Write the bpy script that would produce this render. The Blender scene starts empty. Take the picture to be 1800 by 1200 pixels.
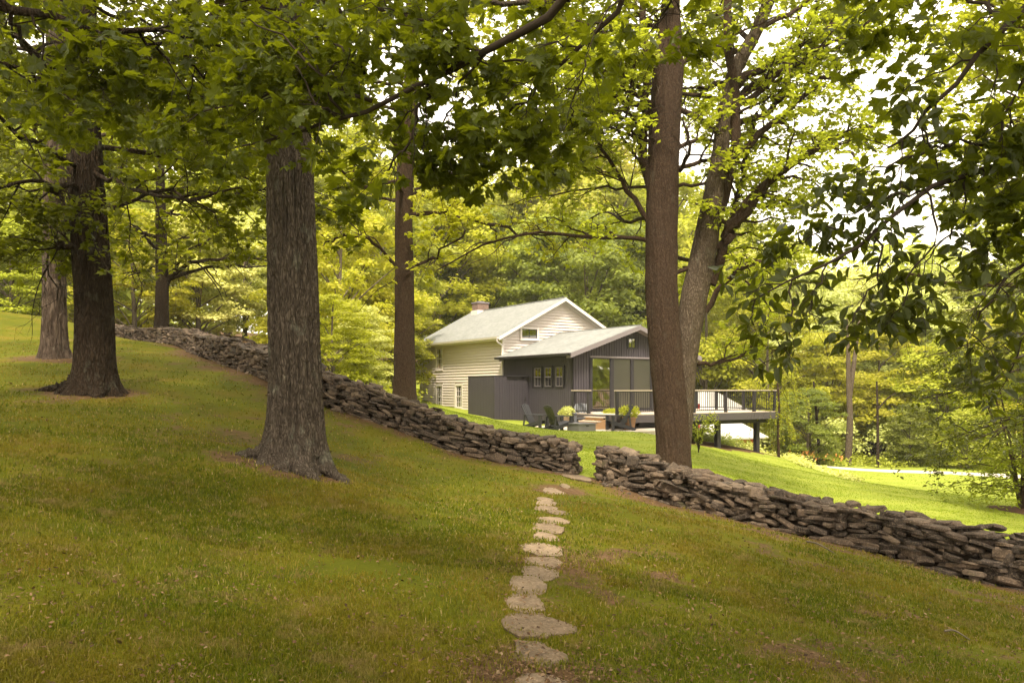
import bpy, math, random
import numpy as np
from mathutils import Vector, Matrix
R = math.radians
scene = bpy.context.scene
COL = scene.collection
RNG = np.random.default_rng(11)

# ------------------------------------------------------------------ camera, sky, sun, exposure
F, CX, HY = 1400.0, 900.0, 682.0
cam = bpy.data.cameras.new('camera'); camo = bpy.data.objects.new('camera', cam); COL.objects.link(camo)
camo.location = (0, 0, 0); camo.rotation_euler = (R(90), 0, 0)
cam.sensor_width = 36; cam.lens = 36*F/1800; cam.shift_y = (HY-600)/1800
cam.clip_start = 0.05; cam.clip_end = 3000
scene.camera = camo

SUN_EL, SUN_AZ = 58, 184          # azimuth measured from +Y (view direction) towards +X
w = bpy.data.worlds.new('World'); scene.world = w; w.use_nodes = True
nt = w.node_tree; nt.nodes.clear()
out = nt.nodes.new('ShaderNodeOutputWorld'); bg = nt.nodes.new('ShaderNodeBackground')
sky = nt.nodes.new('ShaderNodeTexSky'); sky.sky_type = 'NISHITA'; sky.sun_disc = False
sky.sun_elevation = R(SUN_EL); sky.sun_rotation = R(SUN_AZ); sky.air_density = 1.0; sky.dust_density = 3.0
mx = nt.nodes.new('ShaderNodeMix'); mx.data_type = 'RGBA'
tc = nt.nodes.new('ShaderNodeTexCoord'); nz = nt.nodes.new('ShaderNodeTexNoise')
nz.inputs['Scale'].default_value = 2.2; nz.inputs['Detail'].default_value = 5
cr = nt.nodes.new('ShaderNodeValToRGB')
cr.color_ramp.elements[0].position = .3; cr.color_ramp.elements[0].color = (16.8, 15.2, 12.7, 1)
cr.color_ramp.elements[1].position = .7; cr.color_ramp.elements[1].color = (22.8, 20.8, 17.6, 1)
nt.links.new(tc.outputs['Generated'], nz.inputs['Vector']); nt.links.new(nz.outputs['Fac'], cr.inputs['Fac'])
mx.inputs['Factor'].default_value = .88
nt.links.new(sky.outputs[0], mx.inputs['A']); nt.links.new(cr.outputs[0], mx.inputs['B'])
nt.links.new(mx.outputs['Result'], bg.inputs[0]); nt.links.new(bg.outputs[0], out.inputs[0])
bg.inputs[1].default_value = 0.09
sl = bpy.data.lights.new('sun', 'SUN'); so = bpy.data.objects.new('sun', sl); COL.objects.link(so)
sl.energy = 4.2; sl.angle = R(10); sl.color = (1.0, .885, .68)
sv = Vector((math.sin(R(SUN_AZ))*math.cos(R(SUN_EL)), math.cos(R(SUN_AZ))*math.cos(R(SUN_EL)), math.sin(R(SUN_EL))))
so.rotation_euler = sv.to_track_quat('Z', 'Y').to_euler()
so.location = (30, 20, 40)
scene.view_settings.view_transform = 'Standard'; scene.view_settings.look = 'None'
scene.view_settings.gamma = 1; scene.view_settings.exposure = 1.0
scene.render.engine = 'CYCLES'
cy = scene.cycles
cy.max_bounces = 7; cy.diffuse_bounces = 4; cy.glossy_bounces = 3; cy.transmission_bounces = 5
cy.transparent_max_bounces = 12; cy.volume_bounces = 0; cy.caustics_reflective = False; cy.caustics_refractive = False
cy.use_denoising = True; cy.sample_clamp_indirect = 6

# ------------------------------------------------------------------ small helpers
def P(px, py, d): return np.array([(px-CX)/F*d, d, (HY-py)/F*d])
def proj(p): return CX+F*p[0]/p[1], HY-F*p[2]/p[1]

def tag(o, label=None, cat=None, group=None, kind=None):
    if label: o['label'] = label
    if cat: o['category'] = cat
    if group: o['group'] = group
    if kind: o['kind'] = kind
    return o
def empty(name, loc=(0, 0, 0), rz=0, **k):
    o = bpy.data.objects.new(name, None); COL.objects.link(o); o.location = loc; o.rotation_euler = (0, 0, rz)
    o.empty_display_size = .2
    return tag(o, **k)
def copy_tree(o, parent=None):
    c = o.copy(); COL.objects.link(c); c.parent = parent
    for ch in list(o.children): copy_tree(ch, c)
    return c

def mk(name, V, faces, mat=None, parent=None, smooth=False, attrs=None, offset=None):
    """faces: list of int arrays, each (n,k)"""
    V = np.asarray(V, dtype=np.float32)
    me = bpy.data.meshes.new(name)
    faces = [np.asarray(f, dtype=np.int32) for f in faces if len(f)]
    me.vertices.add(len(V)); me.vertices.foreach_set('co', V.ravel())
    nl = sum(f.size for f in faces); npoly = sum(len(f) for f in faces)
    me.loops.add(nl); me.polygons.add(npoly)
    me.loops.foreach_set('vertex_index', np.concatenate([f.ravel() for f in faces]))
    tot = np.concatenate([np.full(len(f), f.shape[1], dtype=np.int32) for f in faces])
    start = np.concatenate([[0], np.cumsum(tot)[:-1]]).astype(np.int32)
    me.polygons.foreach_set('loop_start', start)
    me.polygons.foreach_set('loop_total', tot)
    me.polygons.foreach_set('use_smooth', np.full(npoly, smooth, dtype=bool))
    if attrs:
        for k, a in attrs.items():
            at = me.attributes.new(k, 'FLOAT', 'POINT'); at.data.foreach_set('value', np.asarray(a, dtype=np.float32))
    me.update(calc_edges=True)
    if mat: me.materials.append(mat)
    o = bpy.data.objects.new(name, me); COL.objects.link(o)
    if parent: o.parent = parent
    return o

class MB:
    def __init__(s): s.v = []; s.f = []
    def add(s, vs, fs):
        b = len(s.v); s.v += [tuple(v) for v in vs]; s.f += [tuple(b+i for i in f) for f in fs]; return s
    def box(s, x0, x1, y0, y1, z0, z1, M=None):
        vs = [Vector((x, y, z)) for z in (z0, z1) for x, y in ((x0, y0), (x1, y0), (x1, y1), (x0, y1))]
        if M is not None: vs = [M @ v for v in vs]
        return s.add(vs, [(3, 2, 1, 0), (4, 5, 6, 7), (0, 1, 5, 4), (1, 2, 6, 5), (2, 3, 7, 6), (3, 0, 4, 7)])
    def prism(s, pts, ext):
        ext = Vector(ext); a = [Vector(p) for p in pts]; b = [p+ext for p in a]; n = len(a)
        return s.add(a+b, [tuple(range(n))[::-1], tuple(range(n, 2*n))]+[(i, (i+1) % n, n+(i+1) % n, n+i) for i in range(n)])
    def bar(s, p, q, wd, th, up=(0, 0, 1)):
        p = Vector(p); q = Vector(q); d = (q-p).normalized(); up = Vector(up)
        a = d.cross(up).normalized()*wd/2; b = a.cross(d).normalized()*th/2
        vs = [p-a-b, p+a-b, p+a+b, p-a+b, q-a-b, q+a-b, q+a+b, q-a+b]
        return s.add(vs, [(0, 1, 2, 3), (7, 6, 5, 4), (0, 4, 5, 1), (1, 5, 6, 2), (2, 6, 7, 3), (3, 7, 4, 0)])
    def lathe(s, prof, n=20, c=(0, 0, 0), sq=0):
        vs = []
        for r, z in prof:
            for i in range(n):
                a = 2*math.pi*i/n; k = 1.0
                if sq: k = 1/max(abs(math.cos(a)), abs(math.sin(a)))**sq
                vs.append((c[0]+r*k*math.cos(a), c[1]+r*k*math.sin(a), c[2]+z))
        fs = [(j*n+i, j*n+(i+1) % n, (j+1)*n+(i+1) % n, (j+1)*n+i) for j in range(len(prof)-1) for i in range(n)]
        fs += [tuple(range(n))[::-1], tuple(range((len(prof)-1)*n, len(prof)*n))]
        return s.add(vs, fs)
    def build(s, name, mat, parent=None, bevel=0, smooth=False):
        me = bpy.data.meshes.new(name); me.from_pydata(s.v, [], s.f); me.update()
        if smooth: me.polygons.foreach_set('use_smooth', [True]*len(me.polygons))
        me.materials.append(mat); o = bpy.data.objects.new(name, me); COL.objects.link(o)
        if parent: o.parent = parent
        if bevel:
            m = o.modifiers.new('bevel', 'BEVEL'); m.width = bevel; m.segments = 1; m.limit_method = 'ANGLE'
        return o

# value noise (vectorised)
_perm = np.random.default_rng(5).random((256, 256)).astype(np.float64)
def vn(x, y, seed=0):
    x = np.asarray(x, float)+seed*17.3; y = np.asarray(y, float)+seed*31.7
    xi = np.floor(x).astype(int); yi = np.floor(y).astype(int); fx = x-xi; fy = y-yi
    fx = fx*fx*(3-2*fx); fy = fy*fy*(3-2*fy)
    g = lambda a, b: _perm[a % 256, b % 256]
    return (g(xi, yi)*(1-fx)*(1-fy)+g(xi+1, yi)*fx*(1-fy)+g(xi, yi+1)*(1-fx)*fy+g(xi+1, yi+1)*fx*fy)*2-1
def fbm(x, y, seed=0, o=4):
    t = 0; a = 1; s = 0
    for k in range(o): t = t+a*vn(x*2**k, y*2**k, seed+k); s += a; a *= .5
    return t/s
def nrm(v): return v/np.maximum(np.linalg.norm(v, axis=-1, keepdims=True), 1e-9)

# ------------------------------------------------------------------ materials
class NT:
    def __init__(s, name):
        s.m = bpy.data.materials.new(name); s.m.use_nodes = True; s.t = s.m.node_tree; s.t.nodes.clear()
        s.out = s.n('ShaderNodeOutputMaterial')
    def n(s, typ, **k):
        nd = s.t.nodes.new(typ)
        for a, b in k.items(): setattr(nd, a, b)
        return nd
    def l(s, a, b): s.t.links.new(a, b)
    def noise(s, scale, detail=4, vec=None, rough=.6, dist=0):
        n = s.n('ShaderNodeTexNoise'); n.inputs['Scale'].default_value = scale; n.inputs['Detail'].default_value = detail
        n.inputs['Roughness'].default_value = rough; n.inputs['Distortion'].default_value = dist
        if vec is not None: s.l(vec, n.inputs['Vector'])
        return n.outputs['Fac']
    def ramp(s, fac, stops):
        n = s.n('ShaderNodeValToRGB'); e = n.color_ramp.elements
        while len(e) < len(stops): e.new(.5)
        for i, (p, c) in enumerate(stops):
            e[i].position = p; e[i].color = (c if len(c) == 4 else (*c, 1)) if hasattr(c, '__len__') else (c, c, c, 1)
        s.l(fac, n.inputs[0]); return n.outputs[0]
    def mix(s, f, a, b, mode='MIX'):
        n = s.n('ShaderNodeMix', data_type='RGBA', blend_type=mode)
        for v, nm in ((f, 'Factor'), (a, 'A'), (b, 'B')):
            i = n.inputs[nm] if nm == 'Factor' else [q for q in n.inputs if q.name == nm and q.type == 'RGBA'][0]
            if hasattr(v, 'is_linked'): s.l(v, i)
            else: i.default_value = v if nm == 'Factor' else (*v[:3], 1)
        return [q for q in n.outputs if q.type == 'RGBA'][0]
    def math(s, op, a, b=0):
        n = s.n('ShaderNodeMath', operation=op)
        for i, v in enumerate((a, b)):
            if hasattr(v, 'is_linked'): s.l(v, n.inputs[i])
            else: n.inputs[i].default_value = v
        return n.outputs[0]
    def pos(s, scale=(1, 1, 1), obj=False, rot=(0, 0, 0)):
        mp = s.n('ShaderNodeMapping'); mp.inputs['Scale'].default_value = scale; mp.inputs['Rotation'].default_value = rot
        src = s.n('ShaderNodeTexCoord').outputs['Object'] if obj else s.n('ShaderNodeNewGeometry').outputs['Position']
        s.l(src, mp.inputs[0]); return mp.outputs[0]
    def attr(s, name): return s.n('ShaderNodeAttribute', attribute_name=name).outputs['Fac']
    def bump(s, h, strength=.5, dist=.02):
        b = s.n('ShaderNodeBump'); b.inputs['Strength'].default_value = strength; b.inputs['Distance'].default_value = dist
        s.l(h, b.inputs['Height']); return b.outputs[0]
    def bsdf(s, col, rough=.7, spec=.3, normal=None, metal=0):
        b = s.n('ShaderNodeBsdfPrincipled')
        if hasattr(col, 'is_linked'): s.l(col, b.inputs['Base Color'])
        else: b.inputs['Base Color'].default_value = (*col, 1)
        if hasattr(rough, 'is_linked'): s.l(rough, b.inputs['Roughness'])
        else: b.inputs['Roughness'].default_value = rough
        b.inputs['Specular IOR Level'].default_value = spec; b.inputs['Metallic'].default_value = metal
        if normal is not None: s.l(normal, b.inputs['Normal'])
        return b.outputs[0]
    def end(s, sh): s.l(sh, s.out.inputs[0]); return s.m

def leaf_mat(name, dark, mid, light, trans=.45, rough=.5, spec=.25):
    t = NT(name)
    r = t.attr('rnd')
    c = t.ramp(r, [(0, dark), (.55, mid), (1, light)])
    nz = t.noise(.35, 2, t.pos())
    c = t.mix(t.ramp(nz, [(.35, 0), (.65, .5)]), c, light)
    oi = t.n('ShaderNodeObjectInfo').outputs['Random']
    hs = t.n('ShaderNodeHueSaturation'); t.l(c, hs.inputs['Color'])
    t.l(t.math('ADD', t.math('MULTIPLY', oi, .035), .482), hs.inputs['Hue'])
    t.l(t.math('ADD', t.math('MULTIPLY', t.math('FRACT', t.math('MULTIPLY', oi, 7.3)), .35), .85), hs.inputs['Value'])
    c = hs.outputs[0]
    d = t.bsdf(c, rough, spec)
    tr = t.n('ShaderNodeBsdfTranslucent')
    tc = t.mix(.55, c, (.42, .47, .010), 'MIX'); t.l(tc, tr.inputs[0])
    ms = t.n('ShaderNodeMixShader'); ms.inputs[0].default_value = trans
    t.l(d, ms.inputs[1]); t.l(tr.outputs[0], ms.inputs[2])
    return t.end(ms.outputs[0])

def bark_mat(name, dark, light, scale=1.0, lichen=.3, plates=False, bstr=1.0):
    t = NT(name)
    p = t.pos((12*scale, 12*scale, 2.7*scale), obj=True)
    a = t.noise(2.2, 8, p, .68, .6)
    v = t.n('ShaderNodeTexVoronoi', feature='DISTANCE_TO_EDGE'); v.inputs['Scale'].default_value = 2.0 if not plates else 1.1
    dis = t.n('ShaderNodeMix', data_type='VECTOR'); 
    nn = t.n('ShaderNodeTexNoise'); nn.inputs['Scale'].default_value = 1.5; t.l(p, nn.inputs['Vector'])
    va = t.n('ShaderNodeVectorMath', operation='ADD'); vs = t.n('ShaderNodeVectorMath', operation='SCALE'); vs.inputs['Scale'].default_value = 1.3
    t.l(nn.outputs['Color'], vs.inputs[0]); t.l(p, va.inputs[0]); t.l(vs.outputs[0], va.inputs[1]); t.l(va.outputs[0], v.inputs['Vector'])
    e = t.ramp(v.outputs['Distance'], [(0, 0), (.28, 1)])
    h = t.math('ADD', t.math('MULTIPLY', e, .45), t.math('MULTIPLY', a, .9))
    c = t.ramp(h, [(.28, [x*.4 for x in dark]), (.62, dark), (1.0, [(x+y)/2 for x, y in zip(dark, light)])])
    lz = t.noise(3.0, 5, t.pos((1, 1, .6), obj=True), .7)
    c = t.mix(t.ramp(lz, [(.58, 0), (.72, lichen)]), c, (.30, .31, .24))
    lw = t.noise(14, 3, t.pos((1, 1, .5), obj=True), .6)
    c = t.mix(t.ramp(lw, [(.70, 0), (.76, lichen*.7)]), c, (.34, .33, .28))
    return t.end(t.bsdf(c, .9, .15, t.bump(h, bstr, .055)))

def simple(name, col, rough=.6, spec=.3, var=.15, scale=6, bump=0, metal=0, stretch=(1, 1, 1)):
    t = NT(name); nz = t.noise(scale, 5, t.pos(stretch, obj=True))
    c = t.mix(nz, [x*(1-var) for x in col], [min(1, x*(1+var)) for x in col])
    return t.end(t.bsdf(c, rough, spec, t.bump(nz, bump, .01) if bump else None, metal))

def ground_mat():
    t = NT('lawn_ground'); p = t.pos()
    bare = t.attr('bare'); lush = t.attr('lush')
    n1 = t.noise(.7, 6, p, .65); n2 = t.noise(9, 5, p, .7); n3 = t.noise(45, 4, p, .7)
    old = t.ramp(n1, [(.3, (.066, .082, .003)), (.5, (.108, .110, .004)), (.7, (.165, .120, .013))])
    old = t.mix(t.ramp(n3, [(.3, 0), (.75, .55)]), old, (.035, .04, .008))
    sp = t.pos((.55, .55, 1), rot=(0, 0, R(-24)))
    wv = t.n('ShaderNodeTexWave', wave_type='BANDS', bands_direction='Y'); wv.inputs['Scale'].default_value = .42
    wv.inputs['Distortion'].default_value = .5; wv.inputs['Detail'].default_value = 1; t.l(sp, wv.inputs['Vector'])
    ln = t.ramp(wv.outputs['Fac'], [(.25, (.23, .29, .030)), (.75, (.32, .365, .048))])  # mowing stripes: sheen of the bent grass put into the colour
    ln = t.mix(t.ramp(n1, [(.35, 0), (.75, .5)]), ln, (.34, .33, .085))
    n6 = t.noise(2.2, 9, t.pos((.5, 1.6, 1)), .75)
    ln = t.mix(t.ramp(n6, [(.38, 0), (.62, .55)]), ln, (.20, .235, .028))
    ln = t.mix(t.ramp(n2, [(.35, 0), (.7, .5)]), ln, (.17, .20, .022))
    ln = t.mix(t.ramp(n3, [(.3, 0), (.8, .45)]), ln, (.09, .12, .012))
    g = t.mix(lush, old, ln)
    soil = t.ramp(n2, [(.25, (.045, .026, .014)), (.5, (.115, .068, .034)), (.75, (.19, .125, .07))])
    soil = t.mix(t.ramp(n3, [(.45, 0), (.6, .6)]), soil, (.06, .036, .02))
    bm = t.math('ADD', bare, t.math('MULTIPLY', t.math('SUBTRACT', n2, .5), .9))
    c = t.mix(t.ramp(bm, [(.38, 0), (.62, 1)]), g, soil)
    h = t.math('ADD', t.math('MULTIPLY', n3, .5), n2)
    return t.end(t.bsdf(c, .95, .08, t.bump(h, .7, .03)))

def blade_mat():
    t = NT('grass_blades'); r = t.attr('rnd'); lush = t.attr('lush'); p = t.pos()
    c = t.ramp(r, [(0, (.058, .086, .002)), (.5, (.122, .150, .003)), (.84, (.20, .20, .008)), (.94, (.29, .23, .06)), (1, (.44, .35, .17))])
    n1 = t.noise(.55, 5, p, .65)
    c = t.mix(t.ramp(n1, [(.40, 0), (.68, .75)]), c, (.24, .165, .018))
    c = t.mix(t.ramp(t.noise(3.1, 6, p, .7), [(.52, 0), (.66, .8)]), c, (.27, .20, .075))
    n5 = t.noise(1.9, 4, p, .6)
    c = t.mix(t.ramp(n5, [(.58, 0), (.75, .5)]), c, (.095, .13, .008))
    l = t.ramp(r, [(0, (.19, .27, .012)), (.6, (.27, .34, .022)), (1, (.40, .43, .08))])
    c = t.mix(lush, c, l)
    d = t.bsdf(c, .6, .2); tr = t.n('ShaderNodeBsdfTranslucent'); t.l(c, tr.inputs[0])
    ms = t.n('ShaderNodeMixShader'); ms.inputs[0].default_value = .4; t.l(d, ms.inputs[1]); t.l(tr.outputs[0], ms.inputs[2])
    return t.end(ms.outputs[0])

def stone_mat(name, cols, moss=.3):
    t = NT(name); r = t.attr('rnd'); p = t.pos()
    c = t.ramp(r, [(i/(len(cols)-1), q) for i, q in enumerate(cols)])
    n = t.noise(7, 7, p, .65, .4); n2 = t.noise(40, 5, p, .7)
    c = t.mix(t.ramp(n, [(.3, 0), (.7, .75)]), c, [x*.45 for x in cols[0]])
    c = t.mix(t.ramp(n2, [(.5, 0), (.72, .4)]), c, [min(1, x*1.8) for x in cols[-1]])
    m = t.noise(2.6, 5, p, .7)
    c = t.mix(t.ramp(m, [(.60, 0), (.68, moss)]), c, (.10, .10, .035))
    st = t.noise(3, 4, t.pos((1.2, 1.2, 30)), .6)
    h = t.math('ADD', t.math('ADD', n, t.math('MULTIPLY', n2, .4)), t.math('MULTIPLY', st, .5))
    return t.end(t.bsdf(c, .85, .25, t.bump(h, .8, .018)))

def glass_mat(name, tint, refl=.5, rough=.03):
    t = NT(name); g = t.n('ShaderNodeBsdfGlossy'); g.inputs['Roughness'].default_value = rough; g.inputs[0].default_value = (.95, .95, .92, 1)
    tr = t.n('ShaderNodeBsdfTransparent'); tr.inputs[0].default_value = (*tint, 1)
    fr = t.n('ShaderNodeLayerWeight'); fr.inputs[0].default_value = .35
    ms = t.n('ShaderNodeMixShader'); t.l(t.math('MINIMUM', t.math('ADD', fr.outputs['Fresnel'], refl), .95), ms.inputs[0])
    t.l(tr.outputs[0], ms.inputs[1]); t.l(g.outputs[0], ms.inputs[2])
    return t.end(ms.outputs[0])

def roof_mat():
    t = NT('shingle_roof'); u = t.n('ShaderNodeTexCoord').outputs['Object']
    sx = t.n('ShaderNodeSeparateXYZ'); t.l(u, sx.inputs[0]); cb = t.n('ShaderNodeCombineXYZ')
    t.l(sx.outputs['Y'], cb.inputs['X']); t.l(t.math('MULTIPLY', sx.outputs['Z'], 2.1), cb.inputs['Y'])
    b = t.n('ShaderNodeTexBrick'); b.inputs['Scale'].default_value = 5.0; b.inputs['Mortar Size'].default_value = .014
    b.inputs['Color1'].default_value = (.145, .150, .150, 1); b.inputs['Color2'].default_value = (.215, .22, .215, 1)
    b.inputs['Mortar'].default_value = (.17, .175, .16, 1); b.inputs['Brick Width'].default_value = .9; b.inputs['Row Height'].default_value = .55
    t.l(cb.outputs[0], b.inputs['Vector'])
    n = t.noise(30, 4, t.pos(obj=True)); n2 = t.noise(.8, 3, t.pos(obj=True))
    c = t.mix(t.ramp(n, [(.3, 0), (.7, .5)]), b.outputs['Color'], (.25, .255, .245))
    c = t.mix(t.ramp(n2, [(.4, 0), (.7, .35)]), c, (.125, .135, .125))
    return t.end(t.bsdf(c, .9, .2, t.bump(b.outputs['Fac'], -.4, .01)))

M = {}
M['ground'] = ground_mat(); M['blade'] = blade_mat()
M['stone'] = stone_mat('field_stone', [(.036, .027, .021), (.080, .057, .042), (.165, .115, .080), (.064, .052, .045), (.105, .075, .055), (.27, .20, .145)])
M['slab'] = stone_mat('path_slab', [(.175, .125, .082), (.24, .175, .118), (.31, .23, .158)], .15)
M['bark1'] = bark_mat('bark_grey_brown', (.088, .068, .053), (.235, .19, .15), 1.15, .5)
M['bark2'] = bark_mat('bark_dark', (.034, .022, .014), (.085, .058, .038), .9, .25)
M['bark3'] = bark_mat('bark_shaggy', (.085, .060, .046), (.20, .15, .115), .7, .3, True)
M['bark4'] = bark_mat('bark_brown', (.078, .048, .031), (.17, .112, .078), 2.0, .15)
M['bark5'] = bark_mat('bark_pale', (.12, .088, .062), (.27, .215, .16), 1.3, .3)
M['barkf'] = simple('bark_far', (.13, .105, .08), .9, .1, .4, 3)
M['twig'] = simple('twig_bark', (.045, .034, .026), .9, .1, .3, 8)
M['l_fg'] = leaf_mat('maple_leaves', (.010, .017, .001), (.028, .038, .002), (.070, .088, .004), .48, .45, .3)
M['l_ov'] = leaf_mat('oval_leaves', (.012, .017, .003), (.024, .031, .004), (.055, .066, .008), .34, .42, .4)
M['l_shd'] = leaf_mat('shade_darkened_leaves', (.028, .038, .002), (.058, .070, .003), (.108, .120, .005), .48)  # canopy shade put into the leaf colour, here and in shade_leaves
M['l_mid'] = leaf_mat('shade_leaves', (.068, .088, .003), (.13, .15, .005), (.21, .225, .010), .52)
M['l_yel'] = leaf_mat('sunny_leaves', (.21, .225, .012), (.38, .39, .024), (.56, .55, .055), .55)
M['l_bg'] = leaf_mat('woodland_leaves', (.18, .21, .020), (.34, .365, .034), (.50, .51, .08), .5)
M['l_dk'] = leaf_mat('deep_leaves', (.062, .090, .013), (.13, .165, .022), (.23, .265, .045), .45)
M['l_pl'] = leaf_mat('pale_leaves', (.40, .43, .10), (.60, .62, .18), (.74, .74, .28), .5)  # on the far trees this paleness also imitates haze

# ------------------------------------------------------------------ terrain
ctrl = [ # px, py, d
 (900, 1200, 4.5), (930, 1100, 5.5), (950, 970, 8.0), (965, 880, 11.8), (1015, 838, 15.8),
 (0, 1200, 3.6), (0, 1000, 5.1), (0, 900, 6.6), (0, 750, 10.8), (0, 650, 18), (0, 592, 28), (-500, 640, 18), (-500, 800, 9.5),
 (400, 1200, 4.0), (400, 950, 7.3), (515, 815, 11.0), (700, 1000, 6.9), (750, 870, 12.0), (300, 760, 12.5),
 (165, 690, 15.5), (95, 626, 21.5), (280, 655, 19.5),
 (1011, 834, 16.4), (950, 818, 16.6), (829, 797, 17.1), (728, 763, 17.5), (569, 717, 18), (468, 661, 20.5), (390, 637, 24), (318, 608, 30), (210, 600, 37), (100, 598, 44),
 (1048, 838, 16.1), (1150, 876, 15.4), (1264, 903, 14.4), (1388, 938, 13.5), (1520, 970, 12.8), (1662, 1012, 12), (1800, 1040, 11.3), (1960, 1075, 10.5),
 (1400, 1060, 7.7), (1800, 1200, 5.9), (1300, 1200, 5.0),
 (1040, 822, 17.5), (1030, 786, 22.5), (1000, 760, 28.4), (1100, 760, 28.6), (1150, 765, 28.0), (900, 745, 33), (823, 727, 37.8), (741, 702, 46), (710, 708, 21),
 (1180, 818, 18), (1216, 785, 28), (1279, 791, 34.1), (1345, 799, 35.4), (1375, 806, 36.2), (1330, 905, 15.6), (1300, 830, 22),
 (1460, 955, 14.6), (1450, 880, 20), (1420, 828, 33), (1800, 955, 16.5), (1650, 905, 20), (1800, 880, 27), (1500, 848, 36), (1500, 826, 48), (1650, 829, 46.5), (1800, 836, 44), (1950, 842, 43), (1650, 850, 38), (2200, 870, 38),
]
CP = [tuple(P(*c)) for c in ctrl]
CP += [(-14, 6, .3), (-25, 12, 2.0), (-20, 36, 3.0), (-30, 50, 4.2), (-14, 50, 2.6), (-60, 50, 8), (-60, 0, 6), (0, 0, -1.62), (0, -8, -1.5), (5, -5, -2.0), (-6, -5, -.6),
       (20, 0, -4.2), (20, -20, -4), (-20, -20, 2), (5, 50, -2.4), (15, 60, -4.6), (3, 44, -1.6), (-3, 55, -.3), (0, 80, -1), (30, 70, -5.2), (40, 40, -5.4), (60, 60, -5.5), (60, 0, -5.5), (-40, 90, 7), (0, 140, 4), (60, 140, -2), (130, 60, -5), (-120, 60, 14), (-80, 150, 14), (120, 170, 0), (0, -60, -2), (60, -60, -5), (-60, -60, 5), (30, 48, -5.1), (22, 52, -5.0)]
CP = np.array(CP)
def _tps(r): return np.where(r > 0, r*r*np.log(r+1e-9), 0)
_A = CP[:, :2]; _n = len(_A)
_K = _tps(np.linalg.norm(_A[:, None]-_A[None], axis=2))+np.eye(_n)*.12
_Pm = np.c_[np.ones(_n), _A]
_L = np.block([[_K, _Pm], [_Pm.T, np.zeros((3, 3))]])
_W = np.linalg.solve(_L, np.r_[CP[:, 2], 0, 0, 0])
def gz(x, y):
    x = np.atleast_1d(np.asarray(x, float)); y = np.atleast_1d(np.asarray(y, float)); sh = x.shape
    q = np.c_[x.ravel(), y.ravel()]; res = np.zeros(len(q))
    for i in range(0, len(q), 60000):
        b = q[i:i+60000]
        res[i:i+60000] = _tps(np.linalg.norm(b[:, None]-_A[None], axis=2)) @ _W[:_n]+_W[_n]+b @ _W[_n+1:]
    res += .018*vn(q[:, 0]*1.3, q[:, 1]*1.3, 3)+.05*vn(q[:, 0]*.3, q[:, 1]*.3, 4)
    return res.reshape(sh)
def gz1(x, y): return float(gz([x], [y])[0])
def hit(px, py, d0=3., d1=60.):
    ds = np.geomspace(d0, d1, 600); x = (px-CX)/F*ds; z = (HY-py)/F*ds; g = gz(x, ds)
    k = np.argmax(z < g)
    if not (z < g).any(): k = len(ds)-1
    return np.array([x[k], ds[k], g[k]])

# wall centre lines (px, base py, d)
WL = [(1006, 16.55), (950, 16.8), (829, 17.3), (728, 17.8), (640, 18.1), (569, 18.5), (468, 21), (390, 24.6), (318, 30.5), (210, 38), (110, 46), (0, 55)]
WRt = [(1062, 16.25), (1150, 15.75), (1264, 14.8), (1388, 13.85), (1520, 13.1), (1662, 12.3), (1800, 11.6), (1960, 10.8), (2200, 9.8)]
def lin(pts):
    q = np.array([P(a, HY, d)[:2] for a, d in pts])
    # Catmull-Rom densify
    o = []
    for i in range(len(q)-1):
        p0 = q[max(i-1, 0)]; p1 = q[i]; p2 = q[i+1]; p3 = q[min(i+2, len(q)-1)]
        for t in np.linspace(0, 1, 12, endpoint=False):
            o.append(.5*((2*p1)+(-p0+p2)*t+(2*p0-5*p1+4*p2-p3)*t*t+(-p0+3*p1-3*p2+p3)*t**3))
    o.append(q[-1]); o = np.array(o)
    s = np.r_[0, np.cumsum(np.linalg.norm(np.diff(o, axis=0), axis=1))]
    ss = np.arange(0, s[-1], .1); return np.c_[np.interp(ss, s, o[:, 0]), np.interp(ss, s, o[:, 1])]
LWc, RWc = lin(WL), lin(WRt)
def dist_to(poly, x, y):
    out = np.full(len(x), 1e9)
    for i in range(0, len(poly), 3): out = np.minimum(out, (x-poly[i, 0])**2+(y-poly[i, 1])**2)
    return np.sqrt(out)

TREES = {}   # base positions
def tb(px, d): x = (px-CX)/F*d; return np.array([x, d, gz1(x, d)])
T_big = tb(519, 11.0); T_left = tb(163, 15.6); T_shag = tb(97, 21.3); T_small = tb(284, 33); T_mid = tb(711, 21.4); T_twin = tb(1180, 18.0)
PATH = np.array([P(a, HY, 1)[:2]*hit(a, b)[1] for a, b in [(950, 1195), (950, 1100), (930, 1040), (952, 990), (960, 930), (962, 890), (975, 862), (1012, 839)]])
def inside_wall_far(x, y):
    """True on the far (house) side of the walls"""
    C = np.r_[LWc[::-1], np.array([[x_, y_] for x_, y_ in zip(np.linspace(LWc[0, 0], RWc[0, 0], 8), np.linspace(LWc[0, 1], RWc[0, 1], 8))]), RWc]
    o = np.argsort(C[:, 0]); yw = np.interp(x, C[o, 0], C[o, 1]); return y > yw

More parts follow.
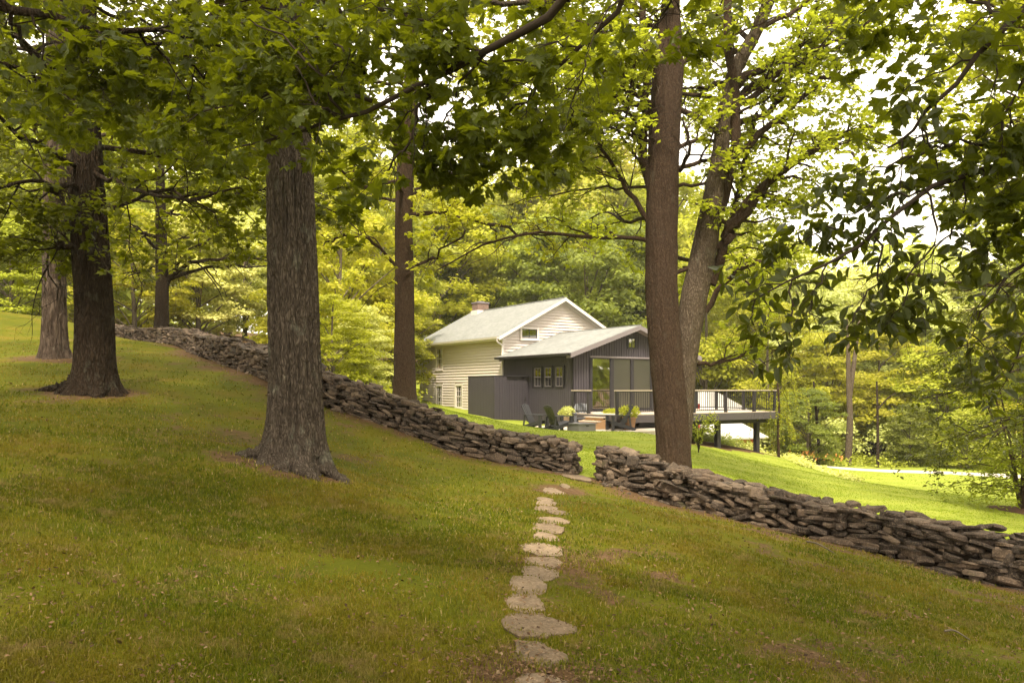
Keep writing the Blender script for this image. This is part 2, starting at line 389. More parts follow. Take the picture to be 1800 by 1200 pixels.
HO = np.array([2.62, 34.0]); RX = np.array([.841, .541]); RY = np.array([-.541, .841])
def house_local(x, y): dx = x-HO[0]; dy = y-HO[1]; return dx*RX[0]+dy*RX[1], dx*RY[0]+dy*RY[1]
def masks(x, y):
    far = inside_wall_far(x, y)
    dl = dist_to(LWc, x, y); dr = dist_to(RWc, x, y)
    b = np.zeros(len(x))
    b = np.maximum(b, np.where(far, 0, .85*np.exp(-(np.minimum(dl, dr)-.45).clip(0)/.95)*(.8+.5*fbm(x*1.3, y*1.3, 55, 3))))
    b = np.maximum(b, .95*np.exp(-(dist_to(PATH, x, y)/.62)**1.8)*(.80+.6*fbm(x*1.6, y*1.6, 71, 3)))
    for t, r in ((T_big, .8), (T_left, .8), (T_shag, 1.), (T_twin, .5), (T_small, 1.)):
        b = np.maximum(b, .78*np.exp(-((np.hypot(x-t[0], y-t[1])-r*.5).clip(0)/(r*(.75+.9*fbm(x*1.2, y*1.2, 6)).clip(.15)))**2))
    b = b+np.where(far, 0, .25*np.exp(-((x+5.5)**2/8+(y-14.5)**2/14)))
    b = b+np.where(far, 0, 1.)*(.55*(fbm(x*.55, y*.55, 9, 4)-.02).clip(0, .6)+(.55+.5*(x > .3)*(y < 13))*(fbm(x*1.9, y*1.9, 12, 4)-.05).clip(0, .6))
    b = b+.30*np.where(far, 0, 1)*np.exp(-((x-1.6)**2/1.5+(y-5.5)**2/2.5))
    # garden slope beyond the deck, woodland floor
    hs, ht = house_local(x, y)
    b = np.where((hs > 2.8) & (hs < 11.5) & (ht > -3.4+.10*(hs-8).clip(0)) & (ht < 12), .95, b)
    wood = (y > 50+.0*x) | (x < -30) | (x > 34) | ((x < -9) & far & (y > 22))
    b = np.where(wood, .9, b)
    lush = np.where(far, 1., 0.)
    return np.clip(b, 0, 1), lush
def axis(parts):
    a = []
    for lo, hi, st in parts: a += list(np.arange(lo, hi, st))
    return np.array(a)
gx = axis([(-1200, -200, 100), (-200, -60, 10), (-60, -16, 1.2), (-16, 16, .2), (16, 60, 1.2), (60, 200, 10), (200, 1300, 100)])
gy = axis([(-400, -60, 40), (-60, -4, 4), (-4, 3, .6), (3, 20, .18), (20, 50, .6), (50, 200, 6), (200, 1500, 100)])
GX, GY = np.meshgrid(gx, gy); GZ = gz(GX, GY)
far_r = np.hypot(GX, GY-20); k = np.clip((far_r-120)/200, 0, 1); GZ = GZ*(1-k)+8*k
bm_, lm_ = masks(GX.ravel(), GY.ravel())
nx, ny = len(gx), len(gy); ii = np.arange(nx*ny).reshape(ny, nx)
gf = np.stack([ii[:-1, :-1], ii[:-1, 1:], ii[1:, 1:], ii[1:, :-1]], -1).reshape(-1, 4)
go = mk('ground', np.c_[GX.ravel(), GY.ravel(), GZ.ravel()], [gf], M['ground'], smooth=True, attrs={'bare': bm_, 'lush': lm_})
tag(go, 'sloping lawn of moss green grass with bare brown patches', kind='structure')

# ------------------------------------------------------------------ grass blades

stones_px = [(903, 1001, 1190, 1216), (900, 1005, 1137, 1167), (872, 1017, 1083, 1122), (887, 959, 1050, 1077), (896, 962, 1019, 1043), (916, 984, 1001, 1018),
 (919, 989, 983, 996), (915, 990, 959, 976), (935, 982, 940, 949), (933, 992, 922, 936), (941, 1005, 911, 920), (960, 998, 899, 905), (938, 982, 891, 898),
 (940, 979, 882, 889), (941, 973, 876, 881), (952, 995, 860, 868), (984, 1003, 852, 857), (984, 1043, 834, 844)]
SL = []
for a, b, c, d in stones_px:
    h0 = hit((a+b)/2, d); h1 = hit((a+b)/2, c); cy_ = (h0[1]+h1[1])/2
    SL.append((( (a+b)/2-CX)/F*cy_, cy_, (b-a)/2/F*cy_, max((h1[1]-h0[1])/2, .09)))
def grass():
    V = []; RN = []; LU = []; FT = []
    rng = np.random.default_rng(3)
    def batch(n, d0, d1, x_lim, hmin, hmax, wpx, seed):
        # uniform in screen space between distances d0,d1
        d = 1/np.sqrt(rng.uniform(1/d1**2, 1/d0**2, n)) if d0 > 0 else 0
        x = rng.uniform(-x_lim, x_lim, n)*d
        b, lush = masks(x, d)
        nb = fbm(x*1.1, d*1.1, 21)*.5+.5
        clump = fbm(x*6, d*6, 33, 3)*.5+.5
        fine = fbm(x*2.3, d*2.3, 61, 4)*.5+.5
        keep = rng.random(n) > (b*1.0+((nb-.48)*2.2).clip(0, .5)+((fine-.5)*2.2).clip(0, .55)-.10*clump).clip(0, .95)
        s, t = house_local(x, d)
        keep &= (lush < .5) if seed != 3 else ((lush > .5) & (b < .5))
        keep &= ~((s > -2.2) & (s < 9.5) & (t > -4.0) & (t < 20))
        keep &= ~((s > -5.4) & (s < 0) & (t > -3.3) & (t < 3.3))
        keep &= (dist_to(LWc, x, d) > .36) & (dist_to(RWc, x, d) > .36)
        for sx, sy, ax, ay in SL: keep &= ((x-sx)/ax)**2+((d-sy)/ay)**2 > .72
        for T, r in ((T_big, .42), (T_left, .45), (T_shag, .35), (T_twin, .4), (T_mid, .3)): keep &= np.hypot(x-T[0], d-T[1]) > r
        x = x[keep]; d = d[keep]; lush = lush[keep]; clump = clump[keep]; n = len(x)
        z = gz(x, d)
        h = rng.uniform(hmin, hmax, n)*(.6+.8*clump)*np.where(lush > .5, .75, 1)
        wd = np.maximum(.0022, wpx*d/F*1.3)*rng.uniform(.7, 1.3, n)
        az = rng.uniform(0, 2*np.pi, n); laz = rng.uniform(0, 2*np.pi, n); ln = rng.uniform(.1, 1.0, n)*h
        sx = np.cos(az)*wd; sy = np.sin(az)*wd
        p0 = np.c_[x-sx, d-sy, z-.005]; p1 = np.c_[x+sx, d+sy, z-.005]
        mxp = np.c_[x+np.cos(laz)*ln*.35, d+np.sin(laz)*ln*.35, z+h*.6]
        p2 = mxp+np.c_[sx, sy, 0*sx]*.7; p3 = mxp-np.c_[sx, sy, 0*sx]*.7
        p4 = np.c_[x+np.cos(laz)*ln, d+np.sin(laz)*ln, z+h*(1-.3*ln/h)]
        r = np.clip(rng.random(n)**1.2, 0, 1)
        return np.stack([p0, p1, p2, p3, p4], 1), r, lush
    for a in ((260000, 3.2, 9, .72, .018, .05, .7, 1), (200000, 7, 30, .80, .025, .05, .75, 2), (230000, 16.5, 48, .72, .014, .028, .62, 3)):
        v, r, l = batch(*a); V.append(v.reshape(-1, 3)); RN.append(np.repeat(r, 5)); LU.append(np.repeat(l, 5))
    V = np.concatenate(V); n = len(V)//5; b = np.arange(n)[:, None]*5
    o = mk('grass', V, [b+np.array([0, 1, 2, 3]), b+np.array([3, 2, 4])], M['blade'], attrs={'rnd': np.concatenate(RN), 'lush': np.concatenate(LU)})
    tag(o, 'short mown grass blades growing over the lawn', 'grass', kind='stuff')
grass()

# fallen leaves and bits
def litter():
    rng = np.random.default_rng(8); n = 110000
    d = 1/np.sqrt(rng.uniform(1/30**2, 1/3.5**2, n)); x = rng.uniform(-.75, .85, n)*d
    b, lush = masks(x, d); nb = fbm(x*1.3, d*1.3, 40)*.5+.5
    keep = (rng.random(n) < (b*.5+.03+.09*(nb > .58))) & (lush < .5) & (dist_to(LWc, x, d) > .3) & (dist_to(RWc, x, d) > .3)
    x = x[keep]; d = d[keep]; n = len(x); z = gz(x, d)+.012
    s = rng.uniform(.006, .02, n)*(.6+d*.07); az = rng.uniform(0, 6.28, n); asp = rng.uniform(.25, .8, n)
    u = np.c_[np.cos(az), np.sin(az), rng.normal(0, .3, n)]*s[:, None]; v = np.c_[-np.sin(az), np.cos(az), rng.normal(0, .3, n)]*(s*asp)[:, None]
    c = np.c_[x, d, z+rng.uniform(0, .03, n)]
    V = np.stack([c-u, c-v*.8+u*.1, c+u, c+v], 1).reshape(-1, 3)
    t = NT('litter'); cc = t.ramp(t.attr('rnd'), [(0, (.035, .020, .012)), (.5, (.12, .066, .034)), (.93, (.18, .11, .06)), (1, (.25, .18, .11))])
    o = mk('fallen_leaves', V, [np.arange(n*4).reshape(-1, 4)], t.end(t.bsdf(cc, .8, .15)), attrs={'rnd': np.repeat(rng.random(n), 4)})
    tag(o, 'dry brown leaf bits scattered on the shaded lawn', 'leaf litter', kind='stuff')
litter()

# ------------------------------------------------------------------ stones
def stones(rng, C, ax, Rm, jag=.28, nv=7):
    """C (N,3) centres, ax (N,3) half sizes, Rm (N,3,3) columns = local axes"""
    N = len(C); th = np.linspace(0, 2*np.pi, nv, endpoint=False)[None]+rng.uniform(-.25, .25, (N, nv))
    rad = (1/np.maximum(np.abs(np.cos(th)), np.abs(np.sin(th))))**.75*rng.uniform(1-jag*1.6, 1+jag*.6, (N, nv))
    rings = []
    for zz, sc in ((-1, .82), (-.6, 1.), (.55, .99), (1, .80)):
        j = rng.uniform(-jag*.5, jag*.5, (N, nv)); s2 = sc*(1+rng.uniform(-.09, .07, (N, nv)))
        rings.append(np.stack([rad*np.cos(th)*s2, rad*np.sin(th)*s2, zz+j*1.6], -1))
    L = np.stack(rings, 1).reshape(N, -1, 3)*ax[:, None]
    W = np.einsum('nij,nkj->nki', Rm, L)+C[:, None]
    b = np.arange(N)[:, None]*(4*nv)
    q = np.array([[r*nv+i, r*nv+(i+1) % nv, (r+1)*nv+(i+1) % nv, (r+1)*nv+i] for r in range(3) for i in range(nv)])
    quads = (b[:, :, None]+q[None]).reshape(-1, 4)
    caps = np.concatenate([b+np.arange(nv)[::-1], b+3*nv+np.arange(nv)])
    return W.reshape(-1, 3), quads, caps, 4*nv
def rotm(yaw, pitch, roll):
    cy_, sy_ = np.cos(yaw), np.sin(yaw); cp, sp = np.cos(pitch), np.sin(pitch); cr_, sr = np.cos(roll), np.sin(roll)
    Z = np.zeros_like(yaw); O = np.ones_like(yaw)
    A = np.stack([np.stack([cy_, -sy_, Z], -1), np.stack([sy_, cy_, Z], -1), np.stack([Z, Z, O], -1)], 1)
    B = np.stack([np.stack([cp, Z, -sp], -1), np.stack([Z, O, Z], -1), np.stack([sp, Z, cp], -1)], 1)
    D = np.stack([np.stack([O, Z, Z], -1), np.stack([Z, cr_, -sr], -1), np.stack([Z, sr, cr_], -1)], 1)
    return A @ B @ D

def wall(name, C, height, seed, label, end_extra=0, size=1.0):
    rng = np.random.default_rng(seed)
    s = np.r_[0, np.cumsum(np.linalg.norm(np.diff(C, axis=0), axis=1))]; tot = s[-1]
    tx = np.gradient(C[:, 0], s); ty = np.gradient(C[:, 1], s); G = gz(C[:, 0], C[:, 1])
    # ground for the front face: take the wall foot on the camera side
    Cc = []; A = []; Y = []; Pt = []; Rl = []; RN = []
    sl = np.gradient(np.convolve(np.r_[[G[0]]*10, G, [G[-1]]*10], np.ones(21)/21, 'valid'), s)
    def put(ss, q, z, L, D, T, yaw, pit, rol):
        x = np.interp(ss, s, C[:, 0]); y = np.interp(ss, s, C[:, 1]); ax_ = np.interp(ss, s, tx); ay_ = np.interp(ss, s, ty)
        g = np.interp(ss, s, G); a = math.atan2(ay_, ax_)
        Cc.append((x-ay_*q, y+ax_*q, g+z)); A.append((L/2, D/2, T/2)); Y.append(a+yaw)
        Pt.append(math.atan(np.interp(ss, s, sl))*.85+pit); Rl.append(rol); RN.append(rng.random())
    wd = .82
    for side in (-1, 0, 1):
        z = -.08
        while z < height-.02:
            ch = rng.uniform(.036, .074)*size
            bat = (wd/2-.10)-(z/height)*.06
            ss = rng.uniform(0, .15)
            hv = .10*fbm(np.array([ss*.5]), np.array([seed*1.]), 2)[0]
            while ss < tot:
                dens = 1.0+.015*max(0, ss-10)
                if side == 0: L = rng.uniform(.25, .5)
                else: L = rng.choice([rng.uniform(.10, .22), rng.uniform(.18, .36), rng.uniform(.3, .55)])*size*dens
                T = ch*rng.uniform(.75, 1.5)
                big = rng.random() < (.05 if size < 1.1 else .12) and side
                if big: T *= 2.2; L = max(L, .2)*.95
                hh = height*(1+.12*float(vn(np.array([ss*.9]), np.array([seed*3.3]), 5)[0]))
                if z < hh:
                    put(min(ss+L/2, tot), side*bat*(1-.0)+rng.normal(0, .028), z+ch/2+rng.normal(0, .012), L*1.03, rng.uniform(.24, .36), T,
                        rng.normal(0, .20), rng.normal(0, .15), rng.normal(0, .14)+(.12*side))
                ss += L*rng.uniform(.92, 1.05)
            z += ch*.93
    # loose cap stones
    for k in range(int(tot*11)):
        ss = rng.uniform(0, tot); L = rng.uniform(.14, .46)*size
        hh = height*(1+.12*float(vn(np.array([ss*.9]), np.array([seed*3.3]), 5)[0]))
        put(ss, rng.uniform(-.34, .34), hh+rng.uniform(-.02, .055), L, L*rng.uniform(.5, .9), rng.uniform(.03, .085), rng.uniform(-1.2, 1.2), rng.normal(0, .14), rng.normal(0, .16))
    # tumbled stones at foot
    for k in range(int(tot*6)):
        ss = rng.uniform(0, tot); L = rng.choice([rng.uniform(.03, .09), rng.uniform(.06, .2)])
        put(ss, -rng.uniform(.40, .72), .0, L, L*.7, L*.35, rng.uniform(-3, 3), rng.normal(0, .2), rng.normal(0, .2))
    # end faces
    for e in (0,):
        for k in range(60):
            z = rng.uniform(0, height); put(.02, rng.uniform(-.32, .32), z, rng.uniform(.2, .36), rng.uniform(.15, .3), rng.uniform(.05, .11), rng.normal(0, .4), rng.normal(0, .1), rng.normal(0, .1))
    Cc = np.array(Cc); W, q, c, nvt = stones(rng, Cc, np.array(A), rotm(np.array(Y), np.array(Pt), np.array(Rl)))
    o = mk(name, W, [q, c], M['stone'], attrs={'rnd': np.repeat(RN, nvt)})
    tag(o, label, 'stone wall')
    return o
wall('stone_wall', LWc, .62, 4, 'long dry stone wall climbing the slope to the left of the path gap')
wall('stone_wall', RWc, .66, 5, 'dry stone wall running down the slope to the right of the path gap', size=1.25)
# dark core added inside each wall to keep daylight out of the joints
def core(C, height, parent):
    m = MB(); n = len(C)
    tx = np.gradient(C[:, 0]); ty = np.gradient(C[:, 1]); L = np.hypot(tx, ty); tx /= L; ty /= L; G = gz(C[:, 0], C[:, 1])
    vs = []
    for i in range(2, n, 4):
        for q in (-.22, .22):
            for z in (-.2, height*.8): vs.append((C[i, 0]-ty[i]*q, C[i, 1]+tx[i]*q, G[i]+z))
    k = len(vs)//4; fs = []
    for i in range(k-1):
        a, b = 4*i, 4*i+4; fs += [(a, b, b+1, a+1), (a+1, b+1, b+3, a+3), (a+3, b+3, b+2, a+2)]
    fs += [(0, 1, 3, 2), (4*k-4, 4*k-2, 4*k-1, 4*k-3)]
    m.add(vs, fs); m.build('daylight_block_core', M['core'], parent)
M['core'] = simple('joint_dark', (.03, .022, .016), .95, .05)
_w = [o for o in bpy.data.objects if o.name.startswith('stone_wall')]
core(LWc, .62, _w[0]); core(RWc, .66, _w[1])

# stepping stones
def path_stones():
    rng = np.random.default_rng(14)
    words = ['lowest stepping stone, cut off by the bottom of the photo', 'second lowest stepping stone, broad and pointed to the right', 'largest stepping stone, long pale and streaked, tilting right',
             'squarish stepping stone just above the largest streaked one', 'wedge shaped stepping stone above the squarish one', 'thick even stepping stone below a close pair of flat ones', 'thin straight stepping stone just under the wide grey one',
             'wide grey stepping stone halfway up the path', 'small thin stepping stone above the wide grey one', 'sloping stepping stone with a raised left end in mid path', 'long stepping stone with grass over its right end',
             'small faint stepping stone offset to the right, half grown over', 'narrow stepping stone just below the closely spaced steps', 'lower of two closely spaced thin steps', 'upper and smaller of two closely spaced thin steps',
             'pale layered stepping stone near the top of the path', 'tiniest stepping stone, right of the path near the wall gap', 'broad flat threshold stone lying in the gap of the stone wall']
    for i, (sx, sy, ax, ay) in enumerate([(a_, b_, c_*1.06, d_*1.38) for a_, b_, c_, d_ in SL]):
        n = 36; th = np.linspace(0, 2*np.pi, n, endpoint=False)
        base_c = [(-.92, -.55), (rng.uniform(-.5, -.1), -1.), (rng.uniform(.2, .6), -.92), (.95, -.45), (.98, .25), (rng.uniform(.3, .7), .9), (rng.uniform(-.3, .1), 1.), (-.78, .8), (-1., .1)]
        kc = np.array(base_c)+rng.uniform(-.13, .13, (9, 2)); kx = kc[:, 0]; ky = kc[:, 1]; kk = 9
        f_ = np.linspace(0, kk, n, endpoint=False); i0 = np.floor(f_).astype(int) % kk; i1 = (i0+1) % kk; fr_ = f_-np.floor(f_)
        qx = kx[i0]*(1-fr_)+kx[i1]*fr_; qy = ky[i0]*(1-fr_)+ky[i1]*fr_; qx *= 1+rng.uniform(-.05, .05, n); qy *= 1+rng.uniform(-.05, .05, n)
        qx /= np.abs(qx).max(); qy /= np.abs(qy).max(); rad = np.hypot(qx, qy); th = np.arctan2(qy, qx)
        pw = 1+.0*th
        if i in (1, 2): rad = rad*np.where(np.cos(th) > .3, 1-.28*np.abs(np.sin(th)), 1)
        X = np.cos(th)*rad*ax*.97; Y = np.sin(th)*rad*ay*.98
        e = .4; g0 = gz1(sx, sy); gxs = (gz1(sx+e, sy)-gz1(sx-e, sy))/(2*e); gys = (gz1(sx, sy+e)-gz1(sx, sy-e))/(2*e)
        tilt = rng.normal(0, .025, 2); top = .013
        rings = []
        for sc, zz in ((.95, -.05), (1.0, top*.55), (.985, top*.85), (.95, top), (.6, top*1.06), (.25, top*1.0)):
            bump = .006*vn(X*9+i*7, Y*9, 3)
            rings.append(np.c_[sx+X*sc, sy+Y*sc, g0+zz+X*sc*(gxs*.8+tilt[0])+Y*sc*(gys*.8+tilt[1])+bump*(sc > .3)])
        V = np.concatenate(rings); q = [[r*n+k, r*n+(k+1) % n, (r+1)*n+(k+1) % n, (r+1)*n+k] for r in range(5) for k in range(n)]
        o = mk('stepping_stone', V, [np.array(q), np.array([[5*n+k for k in range(n)]])], M['slab'], attrs={'rnd': np.full(len(V), rng.random())})
        tag(o, words[i], 'stepping stone', 'stepping stones of the lawn path')
path_stones()

# ------------------------------------------------------------------ tree machinery
def tubes(PL, R0, R1, nseg=5, power=1.0):
    """PL (N,n,3) polylines -> verts, quads"""
    N, n, _ = PL.shape; T = np.gradient(PL, axis=1); T = nrm(T)
    ref = np.where(np.abs(T[..., 2:3]) > .9, np.array([1., 0, 0]), np.array([0, 0, 1.]))
    A = nrm(np.cross(T, ref)); B = np.cross(T, A)
    t = np.linspace(0, 1, n)[None]**power; r = R0[:, None]*(1-t)+R1[:, None]*t
    a = np.linspace(0, 2*np.pi, nseg, endpoint=False)
    V = PL[:, :, None]+r[:, :, None, None]*(np.cos(a)[None, None, :, None]*A[:, :, None]+np.sin(a)[None, None, :, None]*B[:, :, None])
    idx = np.arange(N*n*nseg).reshape(N, n, nseg); nx_ = np.roll(idx, -1, axis=2)
    q = np.stack([idx[:, :-1], nx_[:, :-1], nx_[:, 1:], idx[:, 1:]], -1).reshape(-1, 4)
    return V.reshape(-1, 3), q
class Geo:
    def __init__(s): s.V = []; s.Q = []; s.n = 0
    def add(s, V, q): s.V.append(V); s.Q.append(q+s.n); s.n += len(V); return s
    def build(s, name, mat, parent=None): return mk(name, np.concatenate(s.V), [np.concatenate(s.Q)], mat, parent, smooth=True)

def resample(pts, n=10, wob=0, rng=None):
    p = np.array(pts, float); m = len(p); o = []
    t = np.linspace(0, m-1, n)
    for u in t:
        i = min(int(u), m-2); f = u-i; p0 = p[max(i-1, 0)]; p1 = p[i]; p2 = p[i+1]; p3 = p[min(i+2, m-1)]
        o.append(.5*((2*p1)+(-p0+p2)*f+(2*p0-5*p1+4*p2-p3)*f*f+(-p0+3*p1-3*p2+p3)*f**3))
    o = np.array(o)
    if wob and rng is not None: o[1:-1] += rng.normal(0, wob, (n-2, 3))
    return o

def spawn(rng, PL, rad, per, t0, t1, length, ang=(35, 70), flat=.45, up=0.0, droop=.15, n=6, wob=.03, taper=.5, parent_r1=.35):
    N, m, _ = PL.shape; idx = np.repeat(np.arange(N), per); K = len(idx)
    t = np.tile(np.linspace(t0, t1, per), N)+rng.uniform(-.5, .5, K)*(t1-t0)/max(per, 1); t = t.clip(0, 1)
    u = t*(m-1); i = np.minimum(u.astype(int), m-2); f = (u-i)[:, None]
    p = PL[idx, i]*(1-f)+PL[idx, i+1]*f; T = nrm(PL[idx, i+1]-PL[idx, i])
    rv = rng.normal(0, 1, (K, 3)); rv[:, 2] *= flat; side = nrm(rv-(rv*T).sum(1, keepdims=True)*T)
    a = np.radians(rng.uniform(*ang, K))[:, None]
    d = nrm(T*np.cos(a)+side*np.sin(a)+np.array([0, 0, up]))
    L = length*rng.uniform(.6, 1.2, K)*(1-taper*t)
    s = np.linspace(0, 1, n)[None, :, None]
    out = p[:, None]+d[:, None]*L[:, None, None]*s+np.array([0, 0, -1.])*(droop*L)[:, None, None]*s**2
    out[:, 1:] += rng.normal(0, wob, (K, n-1, 3))*L[:, None, None]*np.linspace(.3, 1, n-1)[None, :, None]
    r = rad[idx]*(1-(1-parent_r1)*t)*rng.uniform(.45, .7, K)
    return out, r

# leaf templates: (verts (k,3) in [side, along, normal], faces)
def maple_tpl(detail=2):
    if detail == 2:
        pts = [(0, 0), (.16, -.02), (.42, -.06), (.36, .10), (.58, .22), (.46, .32), (.52, .50), (.26, .46), (.22, .60), (.30, .76), (.13, .74), (0, 1.0),
               (-.13, .74), (-.30, .76), (-.22, .60), (-.26, .46), (-.52, .50), (-.46, .32), (-.58, .22), (-.36, .10), (-.42, -.06), (-.16, -.02)]
    elif detail == 1:
        pts = [(0, 0), (.40, -.05), (.34, .12), (.55, .40), (.24, .46), (.22, .72), (0, 1.0), (-.22, .72), (-.24, .46), (-.55, .40), (-.34, .12), (-.40, -.05)]
    else:
        pts = [(0, 0), (.42, .10), (.48, .45), (.20, .55), (0, 1), (-.20, .55), (-.48, .45), (-.42, .10)]
    v = [(x, y, -.30*(x*x)-.18*(y-.35)**2+.05*math.sin(9*x+5*y)) for x, y in pts]; v.append((0, .35, .03)); n = len(pts)
    return np.array(v), np.array([(n, i, (i+1) % n) for i in range(n)])
def oval_tpl():
    pts = [(0, 0, 0), (.17, .18, .06), (.25, .42, .08), (.19, .70, .05), (0, 1.0, -.10), (-.19, .70, .05), (-.25, .42, .08), (-.17, .18, .06), (0, .4, 0)]
    return np.array(pts), np.array([(8, i, (i+1) % 8) for i in range(8)])
def quad_tpl():
    return np.array([(0, 0, 0), (.38, .45, -.06), (0, 1., .0), (-.38, .45, -.06)]), np.array([(0, 1, 2), (0, 2, 3)])
TPL = {'maple2': maple_tpl(2), 'maple1': maple_tpl(1), 'maple0': maple_tpl(0), 'oval': oval_tpl(), 'quad': quad_tpl()}

def leaf_mesh(rng, pos, nor, dirs, size, tpl):
    tv, tf = TPL[tpl]; nor = nrm(nor); dirs = nrm(dirs-(dirs*nor).sum(1, keepdims=True)*nor); side = np.cross(dirs, nor)
    k = len(tv); asp = rng.uniform(.85, 1.15, len(pos))
    V = pos[:, None]+size[:, None, None]*(tv[None, :, 0:1]*(side*asp[:, None])[:, None]+tv[None, :, 1:2]*dirs[:, None]+tv[None, :, 2:3]*nor[:, None]*rng.uniform(.3, 2.2, (len(pos), 1, 1)))
    Fc = (np.arange(len(pos))[:, None, None]*k+tf[None]).reshape(-1, tf.shape[1])
    return V.reshape(-1, 3), Fc, k

def twig_leaves(rng, TW, per, size, tpl, petiole=.05, flat=1.0, hang=.3, t0=.15):
    N, m, _ = TW.shape; idx = np.repeat(np.arange(N), per); K = len(idx)
    t = rng.uniform(t0, 1.0, K); u = t*(m-1); i = np.minimum(u.astype(int), m-2); f = (u-i)[:, None]
    p = TW[idx, i]*(1-f)+TW[idx, i+1]*f; T = nrm(TW[idx, i+1]-TW[idx, i])
    rv = rng.normal(0, 1, (K, 3)); rv[:, 2] *= .5; side = nrm(rv-(rv*T).sum(1, keepdims=True)*T)
    d = nrm(T*.5+side*.9+np.array([0, 0, -hang])); p = p+d*petiole*rng.uniform(.5, 1.4, K)[:, None]
    n = np.array([0, 0, flat])+rng.normal(0, .45, (K, 3)); 
    return p, n, d, size*rng.uniform(.6, 1.2, K)

def make_leaves(name, rng, TW, per, size, tpl, mat, parent, cull=None, **k):
    p, n, d, s = twig_leaves(rng, TW, per, size, tpl, **k)
    if cull is not None:
        kp = cull(p); p, n, d, s = p[kp], n[kp], d[kp], s[kp]
    V, Fc, kk = leaf_mesh(rng, p, n, d, s, tpl)
    return mk(name, V, [Fc], mat, parent, attrs={'rnd': np.repeat(rng.random(len(p)), kk)})

def trunk_geo(rng, pts, rads, nseg=72, rows=160, flare=.5, fh=.45, furrow=.02, seed=1, lobes=6, base=None):
    pts = resample(pts, 400); L0 = np.r_[0, np.cumsum(np.linalg.norm(np.diff(pts, axis=0), axis=1))]
    want = L0[-1]*np.linspace(0, 1, rows)**1.9; pts = np.stack([np.interp(want, L0, pts[:, i]) for i in range(3)], 1) 
    L = np.r_[0, np.cumsum(np.linalg.norm(np.diff(pts, axis=0), axis=1))]
    t = L/L[-1]; r = np.interp(t, np.linspace(0, 1, len(rads)), rads)
    a = np.linspace(0, 2*np.pi, nseg, endpoint=False); A, Lh = np.meshgrid(a, L)
    rr = np.repeat(r[:, None], nseg, 1)
    lob = .5+.5*np.sin(A*lobes*.5+seed+1.3*np.sin(A+seed*2))**2*1.2
    hh = Lh-.12
    rr = rr*(1+flare*(np.exp(-np.maximum(hh, 0)/fh)*(.35+lob*.65)+1.3*np.exp(-np.maximum(hh, 0)/(fh*.30))*lob**3*.8))
    ca, sa = np.cos(A), np.sin(A)
    wv_ = .8*fbm(ca*2+Lh*1.3, sa*2+Lh*1.1, seed+8, 2); kf = max(4., r.mean()*26)
    fur = np.abs(fbm((A+.10*wv_)*kf/1.0+(Lh*.35), Lh*1.5+3*np.floor(A*0), seed, 3))
    fur2 = fbm(ca*3+Lh*.6, sa*3+seed, seed+4, 3)
    rr = rr+furrow*(.5-fur*2.2)+rr*.05*fur2
    T = nrm(np.gradient(pts, axis=0)); X = nrm(np.cross(np.array([0, 1., 0])+0*T, T)); Y = np.cross(T, X)
    V = pts[:, None]+rr[..., None]*(ca[..., None]*X[:, None]+sa[..., None]*Y[:, None])
    if base is not None:
        dz = gz(V[..., 0]+base[0], V[..., 1]+base[1])-base[2]; V[..., 2] += dz*np.exp(-np.maximum(Lh-.25, 0)/.35)
    idx = np.arange(rows*nseg).reshape(rows, nseg); nx_ = np.roll(idx, -1, 1)
    q = np.stack([idx[:-1], nx_[:-1], nx_[1:], idx[1:]], -1).reshape(-1, 4)
    return V.reshape(-1, 3), q

def crown_tree(name, base, trunk_pts, rads, limbs, spec, label, bark, leafmat, seed, group=None, cat='tree', flare=.5, fh=.45, furrow=.02, nseg=72, rows=160, extra_geo=None, lobes=6, seedt=1):
    """limbs: list of (polyline Nx3 world, r0, r1)"""
    rng = np.random.default_rng(seed)
    root = empty(name, tuple(base), label=label, cat=cat, group=group)
    off = np.array(base)
    V, q = trunk_geo(rng, np.array(trunk_pts)-off, rads, nseg, rows, flare, fh, furrow, seedt, lobes, base if flare > .2 else None)
    mk('trunk', V, [q], bark, root, smooth=True)
    PL = np.array([resample(l[0], 14, .0) for l in limbs])-off
    PL[:, 1:-1] += rng.normal(0, spec.get('limbwob', .05), (len(PL), 12, 3))
    R0 = np.array([l[1] for l in limbs]); R1 = np.array([l[2] for l in limbs])
    g = Geo(); g.add(*tubes(PL, R0, R1, 9))
    S1, r1 = spawn(rng, PL, R0*.9, spec['n1'], spec.get('t0', .25), 1., spec['l1'], flat=spec.get('flat', .45), up=spec.get('up', .0), droop=spec.get('droop', .2), n=7, wob=.05, parent_r1=.3)
    r1 = np.minimum(r1, spec.get('rmax1', .04))
    g.add(*tubes(S1, r1, r1*.3, 5))
    g.build('limbs', bark if spec.get('limbbark', 1) else M['twig'], root)
    S2, r2 = spawn(rng, S1, r1, spec['n2'], .2, 1., spec['l2'], flat=spec.get('flat', .45), droop=spec.get('droop', .2), n=5, wob=.06)
    r2 = np.minimum(r2, .009)
    if spec.get('twigs', 1):
        g2 = Geo(); g2.add(*tubes(S2, r2, r2*.35, 3)); g2.build('twigs', M['twig'], root)
    TW = np.concatenate([S2, resample_batch(S1, 5)])
    make_leaves('foliage', rng, TW, spec['leaves'], spec['size'], spec['tpl'], leafmat, root, petiole=spec.get('pet', .05), flat=spec.get('lflat', 1.), hang=spec.get('hang', .3), cull=spec.get('cull'))
    return root
